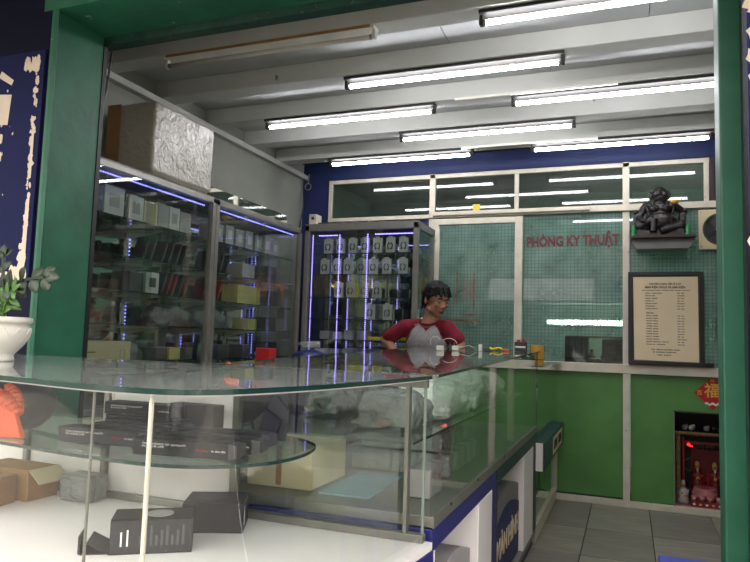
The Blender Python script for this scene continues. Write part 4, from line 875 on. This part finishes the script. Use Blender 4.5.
# potted plant on the curved case ----------------------------------------------
px_, py_, pz_ = -1.735, 1.42, TZ+.0005
pp = thing('potted_plant', 'white relief pot with a glossy-leaved plant on the near case', 'plant', (px_, py_, pz_))
MB().lathe([(0, 0), (.048, 0), (.050, .006), (.046, .016), (.052, .024), (.074, .05), (.088, .078), (.087, .096), (.080, .108), (.086, .112), (.092, .114), (.092, .128), (.082, .13), (.078, .118), (0, .112)], (px_, py_, pz_), 40).build('pot', 'pot', pp, smooth=True)
mb = MB()
for k in range(12):
    for sgn in (1, -1):
        pts = []
        for i in range(7):
            t = i/6; zz = .028+t*.07; r_ = .0535+.036*math.sin(min(1, t*1.05)*PI/2)*1.0+.0; a = 2*PI*k/12+sgn*t*.5
            pts.append(Vector((px_+r_*math.cos(a), py_+r_*math.sin(a), pz_+zz)))
        mb.path(pts, .0018, 5)
mb.build('relief_lines', 'pot', pp); MB().cyl((px_, py_, pz_+.112), (px_, py_, pz_+.117), .077, 20).build('soil', 'soil', pp)
def leaf(base, d, L, W, ms, parent, up=Vector((0, 0, 1)), droop=.25):
    d = d.normalized(); side = d.cross(up).normalized(); nn = side.cross(d); mb = MB(); vs = []; n = 5
    for i in range(n+1):
        t = i/n; ww = W*math.sin(PI*min(.97, t*.9+.08))**.8; c = base+d*(L*t)-Vector((0, 0, 1))*(droop*L*t*t)
        vs += [c-side*ww/2+nn*ww*.15, c, c+side*ww/2+nn*ww*.15]
    fs = []
    for i in range(n):
        for j in (0, 1): fs.append((i*3+j, i*3+j+1, (i+1)*3+j+1, (i+1)*3+j))
    mb.add(vs, fs); o = mb.build('leaf', ms, parent, smooth=True); sm = o.modifiers.new('s', 'SOLIDIFY'); sm.thickness = .0012; return o
def frond(p0, p1, p2, n, L, W, ms, stem_r=.005):
    pts = [((1-t)**2)*Vector(p0)+2*t*(1-t)*Vector(p1)+t*t*Vector(p2) for t in [i/12 for i in range(13)]]
    MB().path(pts, stem_r, 6).build('stem', ms, pp)
    for i in range(n):
        t = .3+.7*i/(n-1); f = t*12; k = min(11, int(f)); p = pts[k].lerp(pts[k+1], f-k); d = (pts[k+1]-pts[k]).normalized()
        side = d.cross(Vector((.2, -1, .1))).normalized()
        for s in (-1, 1): leaf(p, side*s*.9+d*.75+Vector((0, random.uniform(-.5, .5), 0)), L*(1-.35*t), W, ms, pp, Vector((0, -1, .35)), .1)
    leaf(pts[-1], pts[-1]-pts[-2], L*.9, W, ms, pp, Vector((0, -1, .3)), .1)
E3 = Vector((px_, py_, pz_+.115))
random.seed(3)
frond(E3+Vector((-.02, 0, 0)), E3+Vector((-.02, -.02, .12)), E3+Vector((.235, -.06, .125)), 7, .072, .034, 'leaf')
frond(E3+Vector((.03, 0, 0)), E3+Vector((.03, -.02, .05)), E3+Vector((.11, -.05, .085)), 4, .07, .018, 'leafy')
frond(E3+Vector((.02, 0, 0)), E3+Vector((.03, -.02, .05)), E3+Vector((-.05, -.06, .085)), 4, .055, .018, 'leafy')
frond(E3+Vector((-.03, 0, 0)), E3+Vector((-.08, -.02, .15)), E3+Vector((-.16, -.05, .19)), 5, .06, .028, 'leaf')
frond(E3+Vector((.0, .02, 0)), E3+Vector((-.02, .02, .1)), E3+Vector((-.06, .05, .2)), 4, .06, .028, 'leaf')

# statue and its shelf -----------------------------------------------------------
SX0, SX1 = .03, .45
o = thing('statue_shelf', 'small dark bracket shelf under the laughing statue', 'shelf', (.24, YB-.03, 1.98))
MB().prism([(SX0, 2.00), (SX0+.0, 1.985), (SX0+.03, 1.925), (SX1-.035, 1.925), (SX1, 1.985), (SX1, 2.00)], YB-.20, YB-.03, 'y').build('bracket_box', 'lam_g', o, bevel=.003)
B(SX0-.01, SX1+.01, YB-.26, YB-.026, 2.0, 2.018).build('board', 'brownframe', o, bevel=.003)
bx_, by_, bz_ = .225, YB-.13, 2.0185; k_ = 1.0
st = thing('laughing_statue', 'dark laughing seated statue raising a gold ingot bowl', 'statue', (bx_, by_, bz_))
def q(x, y, z): return (bx_+x*k_, by_+y*k_, bz_+z*k_)
mb = MB(); kk = k_
mb.box(*[v for p in ((-.17, .17), (-.075, .07)) for v in (0, 0)][:0]) if False else None
mb.add(*(lambda b: (b.v, b.f))(MB().box(bx_-.165*kk, bx_+.165*kk, by_-.08*kk, by_+.07*kk, bz_, bz_+.045*kk)))
mb.ball(q(0, 0, .12), (.115*kk, .08*kk, .085*kk), 16)                 # belly
mb.ball(q(0, .01, .20), (.095*kk, .062*kk, .075*kk), 16)               # chest
for s in (-1, 1):
    mb.ball(q(s*.085, .01, .235), (.045*kk, .045*kk, .04*kk), 12); mb.ball(q(s*.04, -.045, .212), (.036*kk, .02*kk, .026*kk), 10)
    mb.cyl(q(s*.085, -.03, .07), q(s*.145, -.05, .075), .038*kk, 10, .034*kk); mb.ball(q(s*.14, -.05, .08), .04*kk, 10)
    mb.box(bx_+s*.155*kk-.02, bx_+s*.155*kk+.02, by_-.05, by_+.06, bz_+.03, bz_+.17*kk); mb.ball(q(s*.165, -.03, .19), (.026*kk, .03*kk, .02*kk), 8); mb.cyl(q(s*.135, .05, .10), q(s*.15, .05, .215), .014, 8)
    mb.ball(q(s*.062, .0, .318), (.014*kk, .012*kk, .034*kk), 8)       # long ears
    mb.ball(q(s*.028, -.045, .318), (.024*kk, .016*kk, .02*kk), 8)     # cheeks
mb.cyl(q(.14, -.05, .08), q(.0, -.09, .035), .034*kk, 10, .024*kk); mb.cyl(q(-.14, -.05, .08), q(-.045, -.085, .13), .03*kk, 10, .025*kk); mb.cyl(q(-.045, -.085, .13), q(-.05, -.095, .03), .026*kk, 10, .022*kk)
mb.cyl(q(-.11, .0, .225), q(-.145, -.04, .15), .03*kk, 10, .024*kk); mb.cyl(q(-.145, -.04, .15), q(-.12, -.08, .115), .024*kk, 10, .018*kk); mb.ball(q(-.115, -.085, .115), (.024*kk, .02*kk, .014*kk), 8)
mb.cyl(q(.11, .0, .225), q(.15, -.03, .19), .03*kk, 10, .024*kk); mb.cyl(q(.15, -.03, .19), q(.105, -.07, .225), .023*kk, 10, .017*kk)
mb.ball(q(0, 0, .325), (.056*kk, .054*kk, .06*kk), 16); mb.ball(q(0, -.01, .29), (.05*kk, .045*kk, .034*kk), 12); mb.ball(q(0, -.06, .322), (.011*kk, .012*kk, .012*kk), 8)
mb.ball(q(0, -.05, .338), (.04*kk, .012*kk, .006*kk), 8); mb.cyl(q(0, 0, .25), q(0, 0, .28), .045*kk, 10)
fused('figure', mb, 'bronze', st, .0045, 1)
mb = MB()
for i, s in ((0, -1), (1, 1)):
    pts = [Vector(q(s*(.10-.03*t), -.045-.05*math.sin(PI*t*.8), .26-.16*t)) for t in [j/8 for j in range(9)]]; MB().path(pts, .008*kk, 6).build('robe_edge', 'bronze', st, smooth=True)
mb = MB()
for j in range(11): a = PI+PI*j/10; mb.ball(q(.062*math.cos(a), -.052-.03*abs(math.sin(a)), .255+.05*math.sin(a)), .0075*kk, 6)
mb.build('beads', 'bronze', st)
mb = MB(); mb.ball(q(0, -.054, .297), (.022*kk, .006*kk, .009*kk), 8); mb.build('smiling_mouth', 'black', st)
MB().lathe([(0, 0), (.016, 0), (.03, .012), (.036, .026), (.030, .024), (0, .016)], q(.10, -.075, .235), 16).build('gold_bowl', 'gold', st, smooth=True)
for s, nm in ((-1, 'left'), (1, 'right')):
    o = thing('green_ornament', 'small green glass ornament, %s of the statue on the same shelf' % nm, 'ornament', (bx_+s*.19, by_-.06, bz_))
    MB().lathe([(0, 0), (.02, 0), (.022, .01), (.012, .02), (.02, .045), (.014, .07), (.006, .085), (0, .09)], (bx_+s*.185, by_-.08, bz_+.0003), 12).build('bottle_body', 'greenglass', o, smooth=True)

# exhaust fan ---------------------------------------------------------------------
fx, fz = .64, 2.082; fo = thing('exhaust_fan', 'square beige exhaust fan with a dark round opening beside the statue', 'fan', (fx, YB-.03, fz))
hs = .148; n = 32; ri = .122; mb = MB(); ring_ = [(fx+ri*math.cos(2*PI*i/n), fz+ri*math.sin(2*PI*i/n)) for i in range(n)]
sq = []
for i in range(n):
    a = 2*PI*i/n; c_, s_ = math.cos(a), math.sin(a); r_ = hs/max(abs(c_), abs(s_)); sq.append((fx+r_*c_, fz+r_*s_))
vs = [(a, YB-.06, b) for a, b in sq]+[(a, YB-.06, b) for a, b in ring_]+[(a, YB-.028, b) for a, b in sq]+[(a, YB-.028, b) for a, b in ring_]
fs = []
for i in range(n):
    j = (i+1) % n; fs += [(i, j, n+j, n+i), (2*n+i, 3*n+i, 3*n+j, 2*n+j), (i, 2*n+i, 2*n+j, j), (n+i, n+j, 3*n+j, 3*n+i)]
mb.add(vs, fs); mb.build('housing', 'beige', fo, bevel=.002)
MB().cyl((fx, YB-.032, fz), (fx, YB-.028, fz), ri-.001, 32).build('dark_throat', 'black', fo)
mb = MB(); mb.lathe([(ri-.012, 0), (ri-.001, 0), (ri-.001, .006), (ri-.012, .006), (ri-.012, 0)], (0, 0, 0), 32); mb.xf(Matrix.Translation((fx, YB-.062, fz)) @ Matrix.Rotation(-PI/2, 4, 'X')); mb.build('inner_ring', 'dark_alu', fo)
for i in range(5):
    a = 2*PI*i/5+.3; mt = Matrix.Translation((fx, YB-.045, fz)) @ Matrix.Rotation(a, 4, 'Y')
    MB().hexa([mt @ Vector(v) for v in ((.03, -.008, -.015), (.11, -.01, -.04), (.03, .006, .018), (.11, .010, .028), (.03, -.006, -.015), (.11, -.008, -.04), (.03, .008, .018), (.11, .012, .028))]).build('blade', 'plinth', fo)
MB().cyl((fx, YB-.062, fz), (fx, YB-.035, fz), .032, 20).build('hub', 'cream', fo, bevel=.003)
for s in (-1, 1): MB().cyl((fx-.13, YB-.064, fz+s*.13), (fx-.13, YB-.06, fz+s*.13), .005, 8).build('screw', 'alu', fo)

# framed notice ---------------------------------------------------------------------
nt_ = thing('framed_notice', 'black-framed printed price notice leaning on the sill rail', 'notice', (.26, YB-.03, 1.066))
x0, x1, z0, z1 = .002, .522, 1.067, 1.770; yf = YB-.045; t = .03
mb = MB(); mb.box(x0, x1, yf-.012, yf+.012, z0, z0+t).box(x0, x1, yf-.012, yf+.012, z1-t, z1).box(x0, x0+t, yf-.012, yf+.012, z0+t, z1-t).box(x1-t, x1, yf-.012, yf+.012, z0+t, z1-t); mb.build('frame', 'darkframe', nt_, bevel=.003)
B(x0+t, x1-t, yf+.002, yf+.010, z0+t, z1-t).build('backing_board', 'dark_alu', nt_)
pa = MB().prism([(.045, 1.104), (.487, 1.099), (.484, 1.733), (.038, 1.730)], yf-.001, yf+.001, 'y').build('paper', 'paper', nt_)
yt = yf-.0016
text('title_line', 'CHUYÊN CUNG CẤP SỈ & LẺ', .018, 'ink', pa, wallmtx(.26, yt, 1.677), ext=.0002, align='CENTER', bold=.0006, sx=.95) 
text('title_line', 'MÀN ĐIỆN THOẠI VÀ LINH KIỆN', .020, 'ink', pa, wallmtx(.26, yt, 1.652), ext=.0002, align='CENTER', bold=.0008, sx=.93)
def words(x, z, lens, h=.008, th=.0004):                    # lines too small to read: rows of short ink marks
    mb = MB(); X = x; rd = random.Random(int(x*1000+z*7000))
    for L in lens:
        e_ = X+L
        while X < e_-.004: ww = rd.uniform(.0035, .0065); mb.box(X, X+ww, yt-th, yt, z-h/2*rd.uniform(.6, 1), z+h/2*rd.uniform(.6, 1)); X += ww+.0022
        X = e_+.006
    tag(mb.build('text_line', 'ink', pa), kind='stuff')
words(.10, 1.629, (.03, .05, .04, .05, .03, .04, .03, .02), .007)
zz = 1.608
for i, L in enumerate(((.04, .03, .04), (.04, .02), (.04, .035), (.04, .015), (.04, .04), (.04, .02), (.04, .035))): words(.125, zz, L); words(.345, zz, (.02, .022)); zz -= .0195
words(.13, 1.458, (.055,), .010); zz = 1.438
for i, L in enumerate(((.04, .035),)*8+((.04, .045), (.04, .045), (.04, .03, .02, .05), (.04, .02, .06))): words(.13, zz, L); words(.345, zz, (.02, .022) if i != 9 else (.02, .035)); zz -= .0195
words(.165, 1.185, (.03, .02, .02, .06, .04), .009); words(.175, 1.166, (.015, .06, .07), .009); words(.205, 1.145, (.04, .05), .009)
tag(B(.50, .585, YB-.045, YB-.028, 1.066, 1.098).build('black_adapter', 'black', bevel=.003), 'small black adapter block on the sill right of the framed notice', 'adapter')

# lucky diamond --------------------------------------------------------------------
dm = thing('lucky_diamond', 'red paper diamond with a gold good-luck sign above the altar niche', 'paper', (.578, YB+.018, .88))
dc = (.578, .878); dr = .124
MB().prism([(dc[0]-dr, dc[1]), (dc[0], dc[1]-dr), (dc[0]+dr, dc[1]), (dc[0], dc[1]+dr)], YB+.0165, YB+.0185, 'y').build('paper', 'redpaper', dm)
text('gold_sign', '福', .11, 'gold', dm, wallmtx(dc[0], YB+.0155, dc[1]+.012), align='CENTER', ext=.0008, bold=.002)
text('small_sign', '吉', .04, 'gold', dm, wallmtx(dc[0]-.086, YB+.0155, dc[1]), align='CENTER', ext=.0008); text('small_sign', '祥', .034, 'gold', dm, wallmtx(dc[0], YB+.0155, dc[1]+.09), align='CENTER', ext=.0008)
mb = MB()
for a in range(5): mb.ball((dc[0]-.04+a*.02, YB+.0155, dc[1]-.075-.008*(a % 2)), (.013, .002, .009), 8)
mb.build('painted_flowers', 'pot', dm)

# altar niche ------------------------------------------------------------------------
AX0, AX1, AY0, AY1, AZ = .325, XR-.025, YB+.06, YB+.42, .0505
al = thing('altar_shrine', 'red and gold ground altar shrine inside the dark wall niche', 'altar', (.55, YB+.25, AZ))
B(AX0+.01, AX1-.01, AY1-.02, AY1, AZ, .58).build('back_panel', 'brownframe', al)
for x in (AX0+.012, AX1-.045): B(x, x+.03, AY0+.06, AY0+.09, AZ, .56).build('pillar', 'gold_shaded', al, bevel=.004); B(x+.045 if x < .5 else x-.03, x+.065 if x < .5 else x-.01, AY0+.14, AY0+.16, AZ, .53).build('inner_pillar', 'red_shaded', al, bevel=.003)
B(AX0+.004, AX1-.004, AY0+.03, AY1, .565, .58).build('roof_board', 'brownframe', al)
mb = MB()
for i in range(36): x = AX0+.01+i*(AX1-AX0-.02)/36; mb.prism([(x, .567), (x+.0085, .567), (x+.0042, .553)], AY0+.026, AY0+.03, 'y')
tag(mb.build('gold_fringe', 'gold_shaded', al), kind='stuff'); B(AX0+.004, AX1-.004, AY0+.025, AY0+.03, .567, .58).build('gold_moulding', 'gold_shaded', al)
B(AX0+.06, AX1-.06, AY0+.13, AY0+.145, .48, .50).build('cross_beam', 'red_shaded', al)
B(.46, .66, AY1-.03, AY1-.02, AZ+.12, .42).build('red_tablet', 'red_shaded', al); text('tablet_sign', '財神', .07, 'gold_shaded', al, wallmtx(.56, AY1-.032, .44), align='CENTER', ext=.001)
B(.40, .72, AY0+.18, AY1-.04, AZ, AZ+.085).build('inner_step', 'brownframe', al, bevel=.003)
MB().ball((.428, AY0+.12, .475), (.012, .008, .012), 8).build('bulb', 'led_r', al); B(.432, .455, AY0+.115, AY0+.12, .462, .470).build('bulb', 'led_r', al)
for i, (x, a) in enumerate(((.39, .6), (.40, -.5), (.68, .6), (.66, -.4))): MB().cyl((x, AY0+.2, .30+.04*i), (x+.05, AY0+.2, .30+.04*i-.06*a), .006, 6).build('green_ribbon', 'greenglass', al)
def deity(x, y, z, h, robe, lab, seat=False):
    d = thing('deity_figure', lab, 'figurine', (x, y, z), group='altar figures'); s = h/.2
    mb = MB(); mb.lathe([(0, 0), (.048*s, 0), (.05*s, .02*s), (.042*s, .06*s), (.038*s, .10*s), (.02*s, .135*s), (0, .14*s)], (x, y, z), 14)
    for k in (-1, 1): mb.cyl((x+k*.034*s, y, z+.115*s), (x+k*.02*s, y-.035*s, z+.075*s), .014*s, 8)
    mb.build('robe', robe, d, smooth=True); MB().ball((x, y-.004, z+.155*s), (.019*s, .02*s, .023*s), 10).build('head', 'skin', d, smooth=True)
    MB().cyl((x, y, z+.165*s), (x, y, z+.195*s), .019*s, 10, .013*s).build('hat', 'gold' if robe != 'greywhite' else 'greywhite', d); MB().cyl((x, y-.022*s, z+.142*s), (x, y-.026*s, z+.085*s), .009*s, 8, .002).build('beard', 'pot', d); MB().ball((x, y-.045*s, z+.075*s), .014*s, 8).build('offering', 'gold', d)
deity(.385, AY0+.06, AZ+.0, .17, 'greywhite', 'silver-white seated figure at the left front of the altar')
deity(.50, AY0+.28, AZ+.0855, .20, 'red_shaded', 'red-robed altar figure, left of the pair')
deity(.62, AY0+.28, AZ+.0855, .20, 'red_shaded', 'red-robed altar figure, right of the pair')
ip = thing('incense_pot', 'pink flowered incense pot at the centre of the altar', 'pot', (.535, AY0+.11, AZ)); MB().lathe([(0, 0), (.045, 0), (.05, .012), (.085, .05), (.09, .085), (.078, .105), (.083, .115), (.072, .115), (0, .10)], (.535, AY0+.11, AZ+.0003), 24).build('bowl', 'pinkt', ip, smooth=True)
for i in range(7): a = i*.9; MB().cyl((.535+.02*math.cos(a), AY0+.11+.02*math.sin(a), AZ+.1), (.535+.045*math.cos(a), AY0+.11+.03*math.sin(a), AZ+.24), .0018, 5).build('incense_stick', 'red', ip)
ct = thing('cup_tray', 'red flowered tray at the front of the altar', 'tray', (.56, AY0-.02+.03, AZ)); B(.43, .70, YB+.035, YB+.085, AZ, AZ+.035).build('tray', 'red_shaded', ct, bevel=.003)
for i in range(6): MB().ball((.45+i*.042, YB+.034, AZ+.017), (.010, .002, .008), 8).build('painted_flower', 'gold' if i % 2 else 'pot', ct)
for i in range(5):
    x = .452+i*.054; c = thing('offering_cup', 'small pink cup on the altar tray, %s from the left' % ORD[i], 'cup', (x, YB+.06, AZ+.036), group='cups on the altar tray')
    MB().lathe([(0, 0), (.014, 0), (.019, .036), (.017, .036), (.012, .004), (0, .004)], (x, YB+.06, AZ+.0355), 14).build('cup_body', 'pinkt', c, smooth=True)
for i, (x, ms) in enumerate(((.40, 'greywhite'), (.45, 'pot'), (.55, 'greywhite'), (.60, 'brownframe'))):
    o = thing('shelf_offering', 'small %s offering on the altar roof, %s from the left' % ('pale' if i != 3 else 'brown', ORD[i]), 'offering', (x, AY0+.12, .581), group='offerings on the altar roof')
    mb = MB(); mb.ball((x, AY0+.12, .602), (.024, .02, .021), 8); mb.ball((x+.014, AY0+.11, .617), (.012, .012, .012), 8); mb.build('fruit', ms, o, smooth=True)
# door glass marks, little yellow paper, stool
for i, (a, b, cx_, cz_) in enumerate(((.014, .27, -1.34, 1.65), (.013, .28, -1.195, 1.63), (.30, .018, -1.29, 1.38), (.10, .014, -1.22, 1.425))):
    tag(B(cx_-a/2, cx_+a/2, YD+.0095, YD+.0115, cz_-b/2, cz_+b/2).build('tape_remnant', mat('tape_glue', (112, 92, 66), .8, var=.3, scale=30), None), ['upright brown tape remnant on the sliding teal pane, left', 'upright brown tape remnant on the sliding teal pane, right', 'level brown tape remnant behind the head of the man', 'short brown tape remnant above the level one'][i], 'tape', 'tape remnants on the sliding pane')
tag(B(-1.225, -1.165, YB-.004, YB-.002, 2.30, 2.36).build('yellow_paper', 'yellow', None), 'small yellow paper square stuck on the transom pane', 'paper')
so = thing('plastic_stool', 'blue plastic stool of which only the top edge shows at the lower right', 'stool', (.235, 2.57, 0))
B(.10, .37, 2.44, 2.70, .425, .448).build('seat', 'bluestool', so, bevel=.008); B(.14, .33, 2.48, 2.66, .448, .458).build('seat_rim', 'bluestool', so, bevel=.004)
for sx_ in (-1, 1):
    for sy_ in (-1, 1): MB().cyl((.235+sx_*.11, 2.57+sy_*.105, .43), (.235+sx_*.135, 2.57+sy_*.13, .0), .022, 10, .017).build('leg', 'bluestool', so)

# ================================================================== THE MAN
PX, PY = -1.305, 4.42
mn = thing('person', 'man in a grey and maroon raglan shirt looking down behind the long glass case', 'person', (PX, PY, 0))
def P3(x, y, z): return Vector((PX+x, PY+y, z))
def limb(mb, pts, rs, n=12):
    for a, b, r1, r2 in zip(pts, pts[1:], rs, rs[1:]): mb.cyl(a, b, r1, n, r2)
    for p, r in zip(pts, rs): mb.ball(p, r*1.0, 10)
# trousers and shoes
mb = MB(); mb.ball(P3(0, .03, .86), (.155, .11, .10), 14)
for s in (-1, 1): limb(mb, [P3(s*.08, .03, .84), P3(s*.095, .02, .46), P3(s*.10, .05, .07)], [.088, .06, .048])
fused('trousers', mb, 'trouser', mn, .014, 4)
for s in (-1, 1):
    mb = MB(); mb.ball(P3(s*.10, -.02, .045), (.045, .125, .043), 12); mb.ball(P3(s*.10, .05, .055), (.042, .06, .052), 10); mb.v = [Vector((v.x, v.y, max(v.z, .001))) for v in mb.v]; mb.build('shoe', 'black', mn, smooth=True)
# body skin: neck, arms, hands, head as one surface
SHL, ELL, WRL = P3(-.165, .0, 1.29), P3(-.318, .03, 1.20), P3(-.20, -.05, 1.10)
SHR, ELR, WRR = P3(.155, -.01, 1.29), P3(.238, -.01, 1.185), P3(.25, -.06, 1.06)
HC = P3(.078, -.045, 1.478)
HR = (Matrix.Rotation(R(48), 3, 'Z') @ Matrix.Rotation(R(20), 3, 'X')).to_4x4()      # turned to his left, looking down
HM = Matrix.Translation(HC) @ HR
def H(x, y, z): return HM @ Vector((x, y, z))
mb = MB()
mb.ball(H(0, .012, .03), (.073, .092, .082), 18, HR); mb.ball(H(0, -.022, -.045), (.055, .062, .062), 16, HR); mb.ball(H(0, -.058, -.083), (.024, .022, .02), 12, HR)
mb.ball(H(0, -.06, -.03), (.046, .03, .05), 12, HR)
mb.cyl(H(0, -.079, .012), H(0, -.101, -.022), .0085, 10, .0135); mb.ball(H(0, -.098, -.025), (.012, .010, .009), 10, HR)
for s in (-1, 1):
    mb.ball(H(s*.012, -.091, -.028), (.009, .010, .0075), 8, HR); mb.ball(H(s*.036, -.068, -.012), (.021, .02, .018), 10, HR); mb.ball(H(s*.03, -.078, .029), (.023, .011, .007), 10, HR)
    mb.ball(H(s*.077, .012, -.005), (.009, .021, .032), 10, HR); mb.ball(H(s*.05, -.005, -.06), (.016, .035, .024), 8, HR)
mb.ball(H(0, -.083, -.050), (.022, .013, .009), 10, HR); mb.ball(H(0, -.080, -.062), (.019, .012, .007), 10, HR)
limb(mb, [H(0, .03, -.05), P3(.035, .0, 1.37), P3(.0, .02, 1.28)], [.052, .050, .07])
limb(mb, [P3(-.10, .02, 1.295), P3(.10, .02, 1.295)], [.05, .05])
limb(mb, [SHL, ELL, WRL], [.044, .036, .023]); limb(mb, [SHR, ELR, WRR], [.044, .036, .023])
def hand(mb, w, d, thumb):
    d = d.normalized(); sd = d.cross(Vector((0, 0, 1))).normalized(); c = w+d*.05
    mt = Matrix((sd, d, sd.cross(d))).transposed().to_4x4()
    mb.ball(c, (.038, .048, .015), 12, mt)
    for i in range(4):
        b = c+sd*(-.027+.018*i)+d*.036; L = (.066, .076, .072, .056)[i]; k1_ = b+d*L*.5+Vector((0, 0, -.010)); k2_ = b+d*L*.85+Vector((0, 0, -.035))
        mb.cyl(b-d*.02, k1_, .0088, 8, .008); mb.ball(k1_, .0082, 8); mb.cyl(k1_, k2_, .008, 8, .0068); mb.ball(k2_, .007, 8)
    b = c-d*.02+sd*thumb*.03; k1_ = b+sd*thumb*.022+d*.03; mb.cyl(b, k1_, .0105, 8, .009); mb.ball(k1_, .009, 8); mb.cyl(k1_, k1_+d*.026, .009, 8, .007); mb.ball(k1_+d*.026, .0072, 8)
hand(mb, WRL, WRL-ELL, 1); hand(mb, WRR, WRR-ELR, -1)
fused('body', mb, 'skin', mn, .0045, 3)
for s in (-1, 1):
    e_ = MB().ball(H(s*.030, -.0805, .010), (.0115, .0075, .0045), 10, HR).build('eye', 'eye', mn, smooth=True); MB().ball(H(s*.030, -.0885, .008), (.0048, .002, .0048), 8, HR).build('iris', 'black', e_)
    MB().ball(H(s*.030, -.0835, .016), (.0145, .009, .0045), 10, HR).build('eyelid', 'skin', mn, smooth=True)
    mb = MB(); mb.path([H(s*.012, -.092, .033), H(s*.028, -.093, .039), H(s*.046, -.081, .034)], .0032, 6); mb.build('eyebrow', 'hair', mn)
mb = MB(); mb.ball(H(0, -.0925, -.0515), (.0195, .0055, .0042), 10, HR); mb.ball(H(0, -.0905, -.0595), (.0165, .0055, .0045), 10, HR); mb.build('lips', 'lips', mn, smooth=True)
# hair: cap with fringe and longer back
mb = MB(); mb.ball(H(0, .026, .048), (.083, .095, .084), 20, HR); mb.ball(H(0, .062, -.01), (.066, .055, .078), 14, HR)
rh = random.Random(9)
for i in range(46):
    a = rh.uniform(-.1, 1.1)*PI; x = math.cos(a)*.076; yq = -.022-math.sin(a)*.045
    top = H(x*.8, yq+.02, .085+rh.uniform(-.01, .02)); ln = .014+.02*abs(math.cos(a)); tip = H(x*1.06+rh.uniform(-.01, .01), yq-.022*math.sin(a), .085-.022-ln*rh.uniform(.5, 1)); mb.cyl(top, tip, .012, 6, .003)
for s in (-1, 1):
    for i in range(7): mb.cyl(H(s*.076, -.01+i*.012, .04), H(s*.081, -.018+i*.013, -.012+.004*i-(.03 if i > 3 else 0)), .011, 6, .003)
for i in range(16):
    a = rh.uniform(-1, 1); mb.cyl(H(a*.06, .09, .03), H(a*.055, .102-abs(a)*.02, -.075-rh.random()*.02), .014, 6, .004)
for i in range(20):
    a = rh.uniform(0, 2*PI); b = rh.uniform(0, .9); v = Vector((math.sin(b)*math.cos(a)*.082, .02+math.sin(b)*math.sin(a)*.095, .045+math.cos(b)*.080)); mb.cyl(H(*v), H(v.x*1.12, v.y-.02, v.z+.010), .009, 6, .002)
fused('hair', mb, 'hair', mn, .0045, 1)
# raglan shirt
def shirt_mat(c):
    dx = c.x-PX-.015*0; z = c.z
    if abs(dx) > .055+max(0, (1.325-z))*.62 and z > 1.10: return 1
    if z > 1.322-.0*abs(dx) and abs(dx) < .075: return 1
    if c.y < PY and abs(dx-.01) < .062-(1.335-z)*.85: return 1
    return 0
mb = MB(); mb.ball(P3(0, .02, 1.20), (.158, .105, .12), 18); mb.ball(P3(0, .03, 1.05), (.150, .105, .15), 16); mb.ball(P3(0, .03, .90), (.158, .115, .08), 16)
limb(mb, [P3(-.13, .015, 1.298), P3(0, .03, 1.312), P3(.12, .01, 1.298)], [.05, .05, .05], 14)
limb(mb, [SHL+Vector((.01, 0, 0)), SHL.lerp(ELL, .78)], [.055, .055], 14); limb(mb, [SHR+Vector((-.01, 0, 0)), SHR.lerp(ELR, .74)], [.055, .056], 14)
sh_ = fused('shirt', mb, ['cloth_g', 'cloth_m'], mn, .007, 4, matfn=shirt_mat); bumpy(sh_, .006, 13)
mb = MB(); nk = [P3(.012+.066*math.cos(a), .0+.060*math.sin(a), 1.335+.028*math.sin(a)) for a in [2*PI*i/20 for i in range(21)]]; mb.path(nk, .008, 8); mb.build('collar', 'cloth_m', mn, smooth=True)
mb = MB(); mb.path([P3(-.035, -.035, 1.40), P3(-.036, -.06, 1.35), P3(-.03, -.075, 1.31)], .0035, 6); mb.build('neck_cord', 'black', mn)
